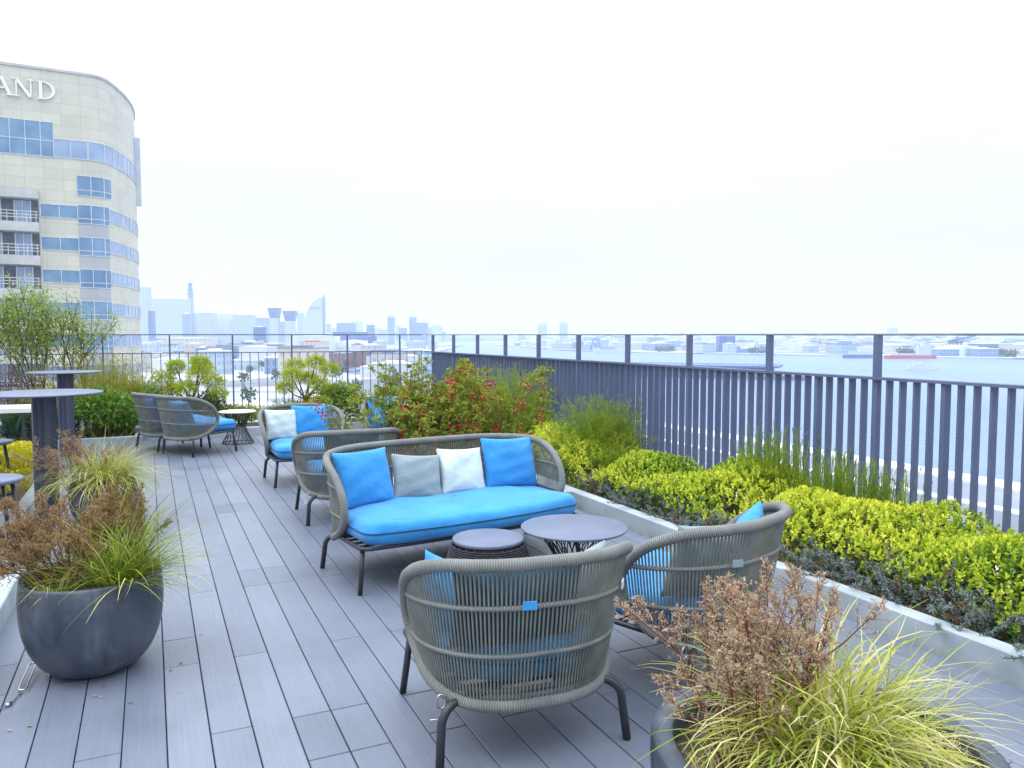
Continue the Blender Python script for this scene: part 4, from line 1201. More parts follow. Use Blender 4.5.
D['roofgrey'] = noisy('grey_roof', (.12, .15, .24), (.17, .20, .30), scale=.08)
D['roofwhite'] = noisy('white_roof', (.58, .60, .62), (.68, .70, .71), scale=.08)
D['red'] = noisy('red_paint', (.42, .06, .05), (.5, .09, .07), scale=.1)
D['navy'] = noisy('navy_paint', (.07, .12, .28), (.10, .15, .33), scale=.1)
D['trees'] = leafy('park_tree_leaf', [(0, (.02, .05, .02)), (.5, (.05, .10, .03)), (1, (.09, .14, .05))], transl=.15)

# ------------------------------------------------------------------ ground, water
GZ, WZ = -17.0, -19.0
def sheet(name, polys, z0, z1, mat):
    m = MB()
    for p in polys: m.prism(p, z0, z1)
    return tag(m.build(name, mat), kind='structure')
def px_poly(pts): return [(at_d(px, d).x, at_d(px, d).y) for px, d in pts]
def ground_mat():
    m, nt, bs = new_mat('city_ground'); L = nt.links.new
    co = coords(nt, 'Object', (1, 1, 1))
    v = N(nt, 'ShaderNodeTexVoronoi', Scale=.016); v.distance = 'CHEBYCHEV'; L(co, v.inputs['Vector'])
    rp = ramp(nt, [(0, (.16, .18, .22)), (.3, (.34, .36, .40)), (.55, (.44, .45, .47)), (.8, (.28, .31, .36)), (1, (.50, .51, .52))]); rp.color_ramp.interpolation = 'CONSTANT'
    sx = N(nt, 'ShaderNodeSeparateColor'); L(v.outputs['Color'], sx.inputs[0]); L(sx.outputs[0], rp.inputs[0])
    nz = N(nt, 'ShaderNodeTexNoise', Scale=.09, Detail=6); L(co, nz.inputs['Vector'])
    r2 = ramp(nt, [(.3, (.7, .7, .72)), (.7, (1.1, 1.1, 1.1))]); L(nz.outputs['Fac'], r2.inputs[0])
    mx = N(nt, 'ShaderNodeMixRGB', blend_type='MULTIPLY'); mx.inputs[0].default_value = 1; L(rp.outputs[0], mx.inputs[1]); L(r2.outputs[0], mx.inputs[2]); L(mx.outputs[0], bs.inputs['Base Color'])
    bs.inputs['Roughness'].default_value = .85
    return m
gm = ground_mat()
city = [(-2400, -300), (97, -300), (97, 240), (84, 420)] + px_poly([(440, 900), (462, 1500), (440, 2600), (-1000, 2600)])
sheet('city_ground', [city], -22, GZ, gm)
sheet('far_shore', [px_poly([(500, 1500), (560, 1020), (640, 890), (800, 770), (1024, 650), (1500, 560), (1700, 1500), (1500, 2700), (480, 2700)])], -22, GZ - .8, gm)
w, nt, bs = new_mat('harbour_water')
co = coords(nt, 'Object', (1, 1, 1))
n1 = N(nt, 'ShaderNodeTexNoise', Scale=.35, Detail=6); nt.links.new(co, n1.inputs['Vector'])
bp = N(nt, 'ShaderNodeBump', Strength=.7, Distance=.9); nt.links.new(n1.outputs['Fac'], bp.inputs['Height']); nt.links.new(bp.outputs[0], bs.inputs['Normal'])
n2 = N(nt, 'ShaderNodeTexNoise', Scale=.012, Detail=9, Roughness=.65, Distortion=.8); nt.links.new(coords(nt, 'Object', (1, .35, 1)), n2.inputs['Vector'])
rp = ramp(nt, [(.3, (.085, .165, .36)), (.55, (.12, .205, .42)), (.75, (.17, .26, .46))]); nt.links.new(n2.outputs['Fac'], rp.inputs[0]); nt.links.new(rp.outputs[0], bs.inputs['Base Color'])
bs.inputs['Roughness'].default_value = .3; bs.inputs['Specular IOR Level'].default_value = .3
wm = MB(); wm.add([(-2900, -600, WZ), (2900, -600, WZ), (2900, 3400, WZ), (-2900, 3400, WZ)], [(0, 1, 2, 3)])
tag(wm.build('water', w), kind='structure')
sb = MB(); sb.add([(-2900, -600, -24), (2900, -600, -24), (2900, 3400, -24), (-2900, 3400, -24)], [(0, 1, 2, 3)])
tag(sb.build('ground', noisy('sea_bed', (.06, .07, .07), (.1, .1, .1), scale=.1)), kind='structure')
conc = noisy('quay_concrete', (.52, .54, .56), (.66, .67, .68), scale=.12, rough=.8, detail=8)
asph = noisy('quay_asphalt', (.12, .135, .18), (.17, .185, .24), scale=.1, rough=.85, detail=8)
pave = noisy('quay_paving', (.17, .20, .28), (.23, .26, .34), scale=.1, rough=.85, detail=8)
def strip(name, x0, x1, mat, z=.02, h=0):
    m = MB(); m.box(x0, x1, -280, 235, GZ - .3, GZ + z); tag(m.build(name, mat), kind='structure')
strip('promenade', 92, 96.6, conc, .35)
strip('quay_path', 82.5, 91.9, pave, .012)
strip('quay_kerb', 80.6, 82.4, conc, .14)
strip('road', 64, 80.5, asph, .016)
strip('pavement', 59, 63.9, conc, .13)
strip('service_yard', 30, 58.9, pave, .02)
m = MB()
for y in range(-200, 230, 8): m.box(72.1, 72.3, y, y + 4, GZ - .1, GZ + .022)
tag(m.build('road_marking', conc), kind='structure')
m = MB(); m.box(-30, 4.55, -12, 13.24, GZ, -.505); tag(m.build('terrace_building', M['kerb']), 'building whose roof carries the whole wooden terrace', 'building')

# ------------------------------------------------------------------ hotel
A = Vector(((0 - 512) / FPX * 80, 80)); B = Vector(((95 - 512) / FPX * 84, 84)); e = (B - A).normalized(); SL = (B - A).length
def cam2w(p): return Vector((p[0] * math.cos(YAW) + p[1] * math.sin(YAW), p[1] * math.cos(YAW) - p[0] * math.sin(YAW)))
nrm0 = Vector((e.y, -e.x))
HARCS = ((2.2, R(66)), (36.0, R(22)))       # a tight rounded corner, then a gently bowed side
def hp(s, off=0.0):
    """point on the hotel's outline, s metres along it, off metres proud of the wall"""
    p = Vector(A); t = Vector(e)
    if s <= SL: return cam2w(p + t * s + Vector((t.y, -t.x)) * off)
    p = p + t * SL; s -= SL
    for r_, turn in HARCS:
        c = p + Vector((-t.y, t.x)) * r_; a = min(s / r_, turn); s -= a * r_
        ca, sa = math.cos(a), math.sin(a); n0 = p - c
        p = c + Vector((n0.x * ca - n0.y * sa, n0.x * sa + n0.y * ca)); t = Vector((t.x * ca - t.y * sa, t.x * sa + t.y * ca))
        if s <= 1e-9: break
    p = p + t * max(0, s)
    return cam2w(p + Vector((t.y, -t.x)) * off)
HEND = SL + sum(r_ * a for r_, a in HARCS)
def hstrip(mb, s0, s1, z0, z1, off, base=-.05):
    n = 1 if s1 <= SL else max(2, int((s1 - s0) / .45))
    S_ = [s0 + (s1 - s0) * k / n for k in range(n + 1)]
    vs = []; fs = []; us = []
    for s in S_:
        for (o, z) in ((base, z0), (off, z0), (off, z1), (base, z1)):
            q = hp(s, o); vs.append((q.x, q.y, z))
    for i in range(n):
        for k in range(4):
            a = i * 4 + k; b = i * 4 + (k + 1) % 4
            fs.append((a, a + 4, b + 4, b)); us.append([(S_[i], z0), (S_[i + 1], z0), (S_[i + 1], z1), (S_[i], z1)])
    fs.append((0, 1, 2, 3)); us.append([(0, 0)] * 4); fs.append((n * 4 + 3, n * 4 + 2, n * 4 + 1, n * 4)); us.append([(0, 0)] * 4)
    mb.add(vs, fs, False, us)
HT = 28.75
hot_wall = facade('hotel_panels', (.43, .43, .37), (.57, .56, .47), 1.75, 1.12, .05, .6)
hot_grey = facade('hotel_grey_panels', (.30, .31, .34), (.40, .41, .44), 3.0, .55, .05, .6)
glass = noisy('hotel_glass', (.09, .19, .33), (.16, .29, .45), scale=.5, rough=.12, spec=.8)
glass2 = noisy('hotel_pale_glass', (.20, .29, .46), (.30, .39, .56), scale=.4, rough=.15, spec=.8)
frame = noisy('hotel_frame', (.5, .54, .58), (.6, .63, .66), scale=1)
slabm = noisy('hotel_slab', (.40, .40, .40), (.5, .5, .49), scale=1)
door_recess_shade = noisy('hotel_door_and_recess_shade', (.07, .08, .10), (.12, .13, .16), scale=1)  # dark colour for the doorway and the painted shade of the balcony recess
hotel = thing('hotel_building', 'beige panelled hotel block with rounded corner and balconies', 'building')
wl = MB(); foot = [hp(-34)] + [hp(k) for k in np.arange(-30, SL, 4)] + [hp(k) for k in np.arange(SL, SL + 2.6, .22)] + [hp(k) for k in np.arange(SL + 2.7, HEND, .9)] + [hp(HEND + 4)]
back = cam2w(A + e * -34 - nrm0 * 22); foot.append(back)
wl.prism([(p.x, p.y) for p in foot], GZ, HT); wall_o = wl.build('wall', hot_wall, hotel)
cp = MB(); hstrip(cp, -34, HEND + 2, HT, HT + .25, .12, -.4); cp.build('parapet', slabm, hotel)
def win(s0, s1, z0, z1, mull, mat, rows=(), off=.05):
    g = MB(); hstrip(g, s0, s1, z0, z1, off); w_ = g.build('window_band', mat, hotel)
    f = MB(); k = s0
    while k <= s1 + .01: hstrip(f, k - .035, k + .035, z0, z1, off + .06); k += mull
    for z in (z0, z1) + tuple(rows): hstrip(f, s0, s1, z - .035, z + .035, off + .04)
    f.build('frame', frame, w_)
win(-20, 5.4, 19.95, 23.5, 1.35, glass, (21.6,)); win(5.45, 8.6, 20.0, 21.9, 1.55, glass2); win(8.65, 25, 20.0, 21.9, 1.6, glass2)
win(21, 25, 22.6, 25.2, 1.4, glass)
win(7.45, 11.2, 16.2, 18.3, 1.3, glass, (16.8,))
for k in range(9):
    zt = 13.0 - 3.38 * k
    if zt + .7 < GZ + 2: break
    win(4.05, 7.4, zt + .75, zt + 2.1, 1.7, glass)
    win(7.45, 10.6, zt + .30, zt + 2.25, 1.25, glass, (zt + .82,))
    win(10.65, 25, zt + .75, zt + 2.1, 1.6, glass2)
    g = MB(); hstrip(g, 7.45, 10.6, zt - 1.1, zt + .24, .03); g.build('spandrel', hot_grey, hotel)
    # balcony: slab, railing, doors on a flat strip coloured dark as recess shade
    b = MB(); hstrip(b, -30, 3.95, zt - .95, zt, 1.3); bal = b.build('balcony', slabm, hotel)
    d = MB(); hstrip(d, -30, 3.9, zt + .03, zt + 2.38, .02); d.build('recess_shade', door_recess_shade, bal)
    d = MB()
    for s in np.arange(-29.5, 3, 2.6): hstrip(d, s, s + 1.5, zt + .05, zt + 2.3, .07)
    d.build('door', glass2, bal)
    d = MB()
    for s in np.arange(-29.5, 3, 2.6):
        for q in (0, .72, 1.44): hstrip(d, s + q, s + q + .1, zt + .05, zt + 2.3, .12)
    d.build('door_frame', frame, bal)
    r_ = MB()
    for z in (zt + 1.05, zt + .72, zt + .42): hstrip(r_, -30, 3.9, z, z + .06, 1.27, 1.21)
    for s in np.arange(-29.9, 3.95, .84): hstrip(r_, s, s + .05, zt, zt + 1.05, 1.26, 1.22)
    r_.build('railing', frame, bal)
b = MB(); hstrip(b, -30, 3.95, 15.4, 16.35, 1.4); b.build('canopy', slabm, hotel)
b = MB(); hstrip(b, 23.2, 23.8, 17.5, 25.8, .6); b.build('sign_fin', frame, hotel)
# roof lettering: serif capitals standing off the top band
letm = noisy('hotel_letters', (.70, .72, .72), (.78, .79, .79), scale=1)
def letters():
    z0, h = 25.75, 1.8
    def bar(mb, p, q, w):
        # slanted stroke as a thin prism in (s,z)
        (x0, y0), (x1, y1) = p, q
        vs = []
        for o in (.06, .24):
            for (x, y) in ((x0 - w / 2, y0), (x0 + w / 2, y0), (x1 + w / 2, y1), (x1 - w / 2, y1)):
                g = hp(x, o); vs.append((g.x, g.y, z0 + y * h))
        mb.add(vs, [(0, 1, 2, 3), (7, 6, 5, 4), (0, 4, 5, 1), (1, 5, 6, 2), (2, 6, 7, 3), (3, 7, 4, 0)])
    def serif(mb, x, y, w=.5): bar(mb, (x, y), (x, y + .06), w)
    m = MB(); c = 1.05
    bar(m, (c - .85, .06), (c - .02, 1), .13); bar(m, (c + .72, .06), (c, 1), .32); bar(m, (c, .34), (c, .41), .8); serif(m, c - .85, 0, .5); serif(m, c + .74, 0, .62); 
    m.build('letter_a', letm, hotel)
    m = MB(); c = 2.98
    bar(m, (c - .62, .06), (c - .62, .94), .13); bar(m, (c + .62, 0.0), (c - .62, .98), .33); bar(m, (c + .64, .02), (c + .64, .94), .13); serif(m, c - .62, 0); serif(m, c - .72, .94, .5); serif(m, c + .64, .94)
    m.build('letter_n', letm, hotel)
    m = MB(); c = 4.98
    bar(m, (c - .5, .06), (c - .5, .94), .3); serif(m, c - .55, 0, .5); serif(m, c - .55, .94, .5)
    vs = []; n = 20
    for o in (.06, .24):
        for i in range(n + 1):
            a = PI / 2 - PI * i / n
            for (rx, ry) in ((1.15, .5), (.86, .44)):
                g = hp(c - .35 + rx * math.cos(a) if True else 0, o); vs.append((g.x, g.y, z0 + (.5 + ry * math.sin(a)) * h))
    fs = []; q = (n + 1) * 2
    for i in range(n):
        a = i * 2; fs += [(a, a + 2, a + 3, a + 1), (q + a, q + a + 1, q + a + 3, q + a + 2), (a, q + a, q + a + 2, a + 2), (a + 1, a + 3, q + a + 3, q + a + 1)]
    m.add(vs, fs); m.build('letter_d', letm, hotel)
letters()

# ------------------------------------------------------------------ city buildings
def bld(name, label, px0, px1, ytop, d, mat, depth=None, cat='building', turn=0, base=GZ, roof=True, group=None, profile=None):
    """box tower: seen from px0 to px1, roof at row ytop, d metres away"""
    wd = (px1 - px0) / FPX * d; c = at_d((px0 + px1) / 2, d); H_ = z_at(ytop, d) - base
    dp = depth or max(8, wd * .8)
    pc = c + vd * dp / 2
    t = thing(name, label, cat, (pc.x, pc.y, base), -YAW + turn, group)
    m = MB(); m.box(-wd / 2, wd / 2, -dp / 2, dp / 2, 0, H_); m.build('wall', mat, t)
    if roof:
        q = MB(); h = max(.8, H_ * .03)
        q.box(-wd / 2 - .15, wd / 2 + .15, -dp / 2 - .15, dp / 2 + .15, H_ + .01, H_ + h * .5)
        q.box(-wd * .22, wd * .2, -dp * .25, dp * .2, H_ + h * .5, H_ + h * 1.6); q.build('roof', D['roofwhite'] if roof is True else roof, t)
    return t, wd, H_, dp
TW = 'city towers behind the railing'
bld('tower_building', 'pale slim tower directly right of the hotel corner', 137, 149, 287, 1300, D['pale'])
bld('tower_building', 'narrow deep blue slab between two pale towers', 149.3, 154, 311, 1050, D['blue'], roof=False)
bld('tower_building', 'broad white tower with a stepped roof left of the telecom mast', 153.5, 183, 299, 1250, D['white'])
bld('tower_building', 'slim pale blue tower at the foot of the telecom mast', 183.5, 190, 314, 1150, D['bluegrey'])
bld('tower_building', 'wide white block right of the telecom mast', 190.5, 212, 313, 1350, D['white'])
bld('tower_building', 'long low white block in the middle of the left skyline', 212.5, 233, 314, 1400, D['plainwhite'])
bld('tower_building', 'pale blue block in the middle of the left skyline', 233.5, 252, 315, 1300, D['pale'])
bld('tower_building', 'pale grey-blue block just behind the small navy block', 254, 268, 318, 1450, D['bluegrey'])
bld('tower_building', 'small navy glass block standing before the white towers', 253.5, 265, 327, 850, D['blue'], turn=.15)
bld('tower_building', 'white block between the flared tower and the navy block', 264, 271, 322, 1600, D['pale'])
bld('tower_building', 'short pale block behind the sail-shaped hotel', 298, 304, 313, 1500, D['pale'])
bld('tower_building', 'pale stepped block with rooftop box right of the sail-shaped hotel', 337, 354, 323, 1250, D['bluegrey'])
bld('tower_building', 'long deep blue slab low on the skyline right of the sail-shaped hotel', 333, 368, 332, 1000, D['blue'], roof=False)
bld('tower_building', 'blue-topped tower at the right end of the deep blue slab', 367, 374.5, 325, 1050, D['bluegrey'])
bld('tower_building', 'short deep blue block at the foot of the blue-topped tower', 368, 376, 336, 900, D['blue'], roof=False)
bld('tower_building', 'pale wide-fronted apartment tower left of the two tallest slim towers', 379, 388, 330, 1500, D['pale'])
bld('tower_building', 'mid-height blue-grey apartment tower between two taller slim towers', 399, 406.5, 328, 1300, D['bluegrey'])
def round_top(label, px0, px1, ytop, d, mat):
    wd = (px1 - px0) / FPX * d; c = at_d((px0 + px1) / 2, d); H_ = z_at(ytop, d) - GZ
    t = thing('tower_building', label, 'building', (c.x, c.y, GZ), -YAW)
    poly = [(-wd / 2, 0), (wd / 2, 0), (wd / 2, H_ - wd * .25)] + [(wd / 2 * math.cos(a), H_ - wd * .25 + wd * .25 * math.sin(a)) for a in np.linspace(0, PI, 12)[1:-1]] + [(-wd / 2, H_ - wd * .25)]
    m = MB(); m.prism(poly, 0, wd * .9, M=Matrix.Rotation(R(90), 4, 'X')); 
    L = []
    b = MB(); b.box(-wd / 2 + .4, wd / 2 - .4, -.5, wd * .5, .5, H_ - wd * .3)
    m.build('roof', D['plainwhite'], t); 
    for k in range(int((H_ - wd * .3) / 7)):
        w_ = MB()
    b2 = MB(); b2.box(-wd * .42, wd * .42, -wd * .9 - .4, -wd * .9 + .3, 2, H_ - wd * .3); b2.build('window', mat, t)
round_top('left one of the two tallest slim apartment towers, round-topped', 388.5, 396.5, 315, 1400, D['bluegrey'])
round_top('right one of the two tallest slim apartment towers, round-topped', 410, 418.5, 315, 1400, D['bluegrey'])
round_top('left one of the two pale twin towers beyond the slatted fence', 537, 547, 322, 1700, D['pale'])
round_top('right one of the two pale twin towers beyond the slatted fence', 558.5, 567.5, 321, 1700, D['pale'])
def flared(label, px0, px1, ytop, d):
    wd = (px1 - px0) / FPX * d; c = at_d((px0 + px1) / 2, d); H_ = z_at(ytop, d) - GZ
    t = thing('flared_tower', label, 'building', (c.x, c.y, GZ), -YAW)
    m = MB(); m.box(-wd * .36, wd * .36, 0, wd * .7, 0, H_ * .80); m.build('wall', D['white'], t)
    vs = []
    hh = (z_at(ytop, d) - z_at(ytop + 10, d))
    for z, k in ((H_ - hh, .36), (H_, .52)):
        vs += [(-wd * k, -wd * (k - .36), z), (wd * k, -wd * (k - .36), z), (wd * k, wd * (.34 + k), z), (-wd * k, wd * (.34 + k), z)]
    q = MB(); q.add(vs, [(3, 2, 1, 0), (4, 5, 6, 7), (0, 1, 5, 4), (1, 2, 6, 5), (2, 3, 7, 6), (3, 0, 4, 7)], False, [[(0, 0), (wd, 0), (wd, hh), (0, hh)]] * 6)
    q.box(-wd * .34, wd * .34, .5, wd * .66, H_ * .8 + .01, H_ - hh - .01); q.build('flared_top', D['blue'], t)
flared('tower with a flared dark blue top, left of a matching one', 269, 280, 308, 1200)
flared('tower with a flared dark blue top, nearest the sail-shaped hotel', 284, 296, 311, 1200)
def sail():
    d = 1100; t0 = at_d(313, d); t = thing('sail_tower', 'white sail-shaped curved hotel tower with a mast along its edge', 'building', (t0.x, t0.y, GZ), -YAW)
    pts = [(302, 346), (302.3, 338), (303, 330), (304.3, 322), (306.5, 314.5), (309.5, 308), (313.5, 302.5), (318, 299), (323, 297), (323.2, 346)]
    pts += []
    P = [((x - 313) / FPX * d, z_at(y, d) - GZ) for x, y in pts]; P[0] = (P[0][0], 0); P[-1] = (P[-1][0], 0)
    m = MB(); m.prism(P[::-1], -24, 0, M=Matrix.Rotation(R(90), 4, 'X') @ Matrix.Scale(1, 4)); m.build('wall', D['white'], t)
    q = MB(); x = (323.6 - 313) / FPX * d; q.tube([(x, 5, 0), (x, 5, z_at(294.5, d) - GZ)], 1.1, 8); q.build('mast', D['bluegrey'], t)
    q = MB(); q.box((309.5 - 313) / FPX * d, (321 - 313) / FPX * d, -.6, .2, z_at(308.6, d) - GZ, z_at(307.6, d) - GZ); q.build('sky_bridge', D['bluegrey'], t)
sail()
def telecom():
    d = 1300; c = at_d(192, d); t = thing('telecom_tower', 'tall thin telecom mast with ring platforms rising over the left skyline', 'tower', (c.x, c.y, GZ), -YAW)
    H_ = z_at(276, d) - GZ; m = MB()
    for sx in (-1, 1):
        for sy in (-1, 1):
            m.tube([(sx * 5.5, sy * 5.5, 0), (sx * 3.0, sy * 3.0, H_ * .62), (sx * 1.6, sy * 1.6, H_ * .9)], .8, 5)
    for k in range(14):
        z = H_ * .62 * k / 14; a = 5.5 - 2.5 * k / 14
        for s in (-1, 1): m.tube([(-a, s * a, z), (a, s * a, z + H_ * .044)], .4, 4); m.tube([(s * a, -a, z), (s * a, a, z + H_ * .044)], .4, 4)
    m.build('lattice', D['bluegrey'], t)
    for k, (f, r_) in enumerate(((.66, 5.2), (.74, 5.6), (.80, 5.0), (.88, 4.0))):
        q = MB(); q.lathe([(0, 0), (r_, 0), (r_, 2.2), (0, 2.2)], 20, (0, 0, H_ * f)); q.build('platform', D['bluegrey'], t)
    q = MB(); q.tube([(0, 0, H_ * .6), (0, 0, H_)], [1.5, .5], 8); q.build('antenna', D['bluegrey'], t)
telecom()
bld('low_building', 'pinkish-beige long low building under the broad white tower', 163, 206, 338.5, 700, D['beige'], depth=30)
bld('long_hall', 'long blue-grey roofed hall under the left skyline', 228, 293, 347, 470, D['bluegrey'], depth=30, roof=D['roofgrey'])
bld('long_hall', 'dark blue-grey block left of the long roofed hall', 206, 227, 347, 520, D['bluegrey'], depth=30, roof=D['roofgrey'])
bld('low_building', 'white low hall in front of the sail-shaped hotel', 290, 332, 336.5, 800, D['plainwhite'], depth=40)
bld('low_building', 'low white wing with a red band below the sail-shaped hotel', 296, 322, 342, 720, D['beige'], depth=30, roof=D['red'])
bld('brick_warehouse', 'left red-brick warehouse with dark roof beyond the railing', 296, 346, 354, 430, D['brick'], depth=22, roof=D['roofgrey'])
bld('brick_warehouse', 'right red-brick warehouse with dark roof beyond the railing', 352, 414, 352.5, 450, D['brick'], depth=22, roof=D['roofgrey'])
def dome():
    d = 820; c = at_d(349, d); wd = 32 / FPX * d; H_ = z_at(340, d) - GZ
    t = thing('domed_hall', 'white dome-roofed hall left of the short deep blue block', 'building', (c.x, c.y, GZ), -YAW)
    m = MB(); m.box(-wd / 2, wd / 2, 0, 30, 0, H_ * .45); m.build('wall', D['plainwhite'], t)
    P = [(wd / 2 * math.cos(a), H_ * .46 + H_ * .54 * math.sin(a)) for a in np.linspace(0, PI, 18)]
    q = MB(); q.prism(P, -30.3, .3, M=Matrix.Rotation(R(90), 4, 'X')); q.build('roof', D['roofwhite'], t)
dome()
r = np.random.RandomState(77)
LOW = 'low pale buildings of the harbour city beyond the railing'
for k in range(64):
    d = r.uniform(330, 1100); px = r.uniform(118, 430); yg = 335 + FPX * 18.5 / d
    wpx = r.uniform(10, 34) * 500 / d; h = r.uniform(4, 13)
    bld('low_building', 'one of the small pale low buildings on the harbour flat beyond the railing', px, px + wpx, yg - h / d * FPX, d, [D['white'], D['plainwhite'], D['pale'], D['bluegrey'], D['plainwhite'], D['beige']][r.randint(6)], depth=r.uniform(10, 22), turn=r.uniform(-.3, .3), roof=[D['roofwhite'], D['roofgrey']][int(r.uniform() < .25)], group=LOW)
PT = 'small trees dotted on the harbour flat'
for k in range(36):
    d = r.uniform(170, 520); c = at_d(r.uniform(130, 430), d); n = 90
    t = thing('park_tree', 'one of the small round park trees on the harbour flat beyond the railing', 'tree', (c.x, c.y, GZ), 0, PT)
    q = MB(); q.tube([(0, 0, 0), (0, 0, 2.6)], [.22, .12], 6); q.build('trunk', M['bark'], t)
    P = unit(r.normal(size=(n, 3))) * (r.uniform(.4, 1, n)[:, None]) * np.array([2.0, 2.0, 1.7]) + np.array([0, 0, 4.0])
    V, F = leaf_arrays(P, r.normal(size=(n, 3)), .95, .75, .1, r); np_mesh('crown', V, F, np.repeat(r.uniform(0, 1, n), 4), D['trees'], t)
def plaza_wall():
    m = MB(); pts = []
    for k in range(30):
        f = k / 29; p = at_d(225 + 130 * f, 285 + 26 * math.sin(f * PI)); pts.append((p.x, p.y))
    o = [(x + .9 * vd.x, y + .9 * vd.y) for x, y in pts]
    m.prism(pts + o[::-1], GZ, GZ + 1.6); tag(m.build('plaza_wall', D['plainwhite']), 'curved low white wall on the pale plaza beyond the railing', 'wall')
    for k, (a, b, d, w_) in enumerate(((150, 420, 210, 5), (160, 420, 255, 3), (130, 400, 360, 6))):
        p = at_d(a, d); q = at_d(b, d * .97); m = MB(); dr = (q - p).normalized(); nn = Vector((-dr.y, dr.x, 0)) * w_
        m.prism([(p.x, p.y), (q.x, q.y), (q.x + nn.x, q.y + nn.y), (p.x + nn.x, p.y + nn.y)], GZ - .1, GZ + .03 + .01 * k); tag(m.build('footpath', asph if k == 1 else conc), kind='structure')
plaza_wall()

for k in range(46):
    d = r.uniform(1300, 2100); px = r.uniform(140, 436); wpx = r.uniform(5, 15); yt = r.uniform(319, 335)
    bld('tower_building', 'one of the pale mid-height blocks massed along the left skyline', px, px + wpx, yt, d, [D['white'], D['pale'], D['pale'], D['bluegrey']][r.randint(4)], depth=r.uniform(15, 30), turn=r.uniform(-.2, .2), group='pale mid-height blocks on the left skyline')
def ridge():
    for nm, a, b, d, hh, sd in (('hills', 440, 1400, 2500, 11, 3), ('far_land', -400, 460, 2520, 16, 4)):
        q = np.random.RandomState(sd); n = 60; vs = []; fs = []
        for i in range(n + 1):
            p = at_d(a + (b - a) * i / n, d); p2 = at_d(a + (b - a) * i / n, d + 160); h = GZ + 12 + hh * (.4 + .35 * math.sin(i * .55) * math.sin(i * .21 + 1) + q.uniform(0, .35))
            vs += [(p.x, p.y, GZ - 2), (p.x, p.y, h * .6 + GZ * .4), (p2.x, p2.y, h), (p2.x, p2.y, GZ - 2)]
        for i in range(n):
            for k in range(3): fs.append((i * 4 + k, i * 4 + 4 + k, i * 4 + 5 + k, i * 4 + k + 1))
        m = MB(); m.add(vs, fs, True); tag(m.build(nm, noisy('far_hill', (.10, .15, .20), (.22, .27, .33), scale=.02)), kind='structure')
ridge()
# ------------------------------------------------------------------ harbour: pier, ships, far shore
def pier():
    c0, c1 = at_d(545, 400), at_d(806, 350); dr = c1 - c0; Lp = dr.length; a = math.atan2(dr.y, dr.x); c = (c0 + c1) / 2
    t = thing('pier_terminal', 'long dark flat pier lying across the water behind the fence slats', 'pier', (c.x, c.y, WZ), a)
    m = MB(); m.box(-Lp / 2, Lp / 2, 0, 34, .0, 2.0); m.build('quay_deck', asph, t)
    m = MB(); m.box(-Lp / 2 + 2, Lp / 2 - 12, 5, 30, 5.2, 6.0); m.build('roof_deck', D['navy'], t)
    m = MB(); m.box(-Lp / 2 + 4, Lp / 2 - 16, 8, 27, 2.01, 5.19); m.build('hall', D['navy'], t)
    m = MB()
    for x in np.arange(-Lp / 2 + 3, Lp / 2 - 12, 6): m.box(x, x + .5, 5.3, 5.8, 2.01, 5.19)
    m.build('columns', D['navy'], t)
    m = MB(); m.box(-Lp / 2 + 2, Lp / 2 - 12, 5.1, 5.25, 6.9, 7.05)
    for x in np.arange(-Lp / 2 + 3, Lp / 2 - 12, 3): m.box(x, x + .12, 5.1, 5.25, 6.01, 6.9)
    m.build('railing', D['navy'], t)
pier()
def ship(label, px, d, Lm, hull, top, hh, sup, turn=0, cat='ship', name='cargo_ship'):
    c = at_d(px, d); t = thing(name, label, cat, (c.x, c.y, WZ), -YAW + turn); b = Lm * .14
    poly = [(-Lm / 2, -b / 2), (Lm * .3, -b / 2), (Lm / 2, 0), (Lm * .3, b / 2), (-Lm / 2, b / 2)]
    m = MB(); m.prism(poly, -.5, hh); m.build('hull', hull, t)
    m = MB()
    for (x0, x1, z0, z1) in sup: m.box(x0 * Lm, x1 * Lm, -b * .36, b * .36, hh + z0 + .01, hh + z1)
    m.build('superstructure', top, t); return t
ship('white ferry boat crossing the open water behind the right fence', 922, 450, 19, D['plainwhite'], D['plainwhite'], 1.3, [(-.4, .25, 0, 1.3), (-.25, .08, 1.3, 2.3), (-.05, .0, 2.3, 3.4)], name='ferry_boat', cat='boat')
ship('small white motor boat low on the water behind the right fence', 826, 400, 9, D['plainwhite'], D['plainwhite'], .8, [(-.3, .1, 0, .9)], name='motor_boat', cat='boat')
ship('red-hulled ship moored at the far shore', 911, 675, 44, D['red'], D['plainwhite'], 3, [(.12, .36, 0, 8), (-.4, .05, 0, 1.5), (.2, .26, 8, 12)])
ship('dark blue-hulled ship moored left of the red-hulled one', 858, 690, 26, D['navy'], D['plainwhite'], 3.2, [(-.3, .2, 0, 3)])
ship('white low ship moored at the far shore behind the middle of the fence', 612, 880, 42, D['plainwhite'], D['pale'], 4, [(-.3, .1, 0, 4)])
def crane(label, px, d, h, mat):
    c = at_d(px, d); t = thing('harbour_crane', label, 'crane', (c.x, c.y, GZ - .8), -YAW); m = MB()
    for sx in (-1, 1):
        for sy in (-1, 1): m.tube([(sx * 7, sy * 5, 0), (sx * 3.5, sy * 3, h * .62)], .9, 5)
    m.box(-5, 5, -4, 4, h * .6, h * .72); m.build('portal', mat, t)
    m = MB(); m.tube([(-8, 0, h * .7), (20, 0, h * .98)], .9, 5); m.tube([(0, 0, h * .7), (2, 0, h)], .8, 5); m.tube([(2, 0, h), (20, 0, h * .98)], .35, 4); m.build('boom', mat, t)
crane('blue harbour crane on the far shore right of the red-hulled ship', 955, 760, 19, D['navy'])
crane('pale harbour crane on the far shore behind the fence posts', 596, 1000, 20, D['bluegrey'])
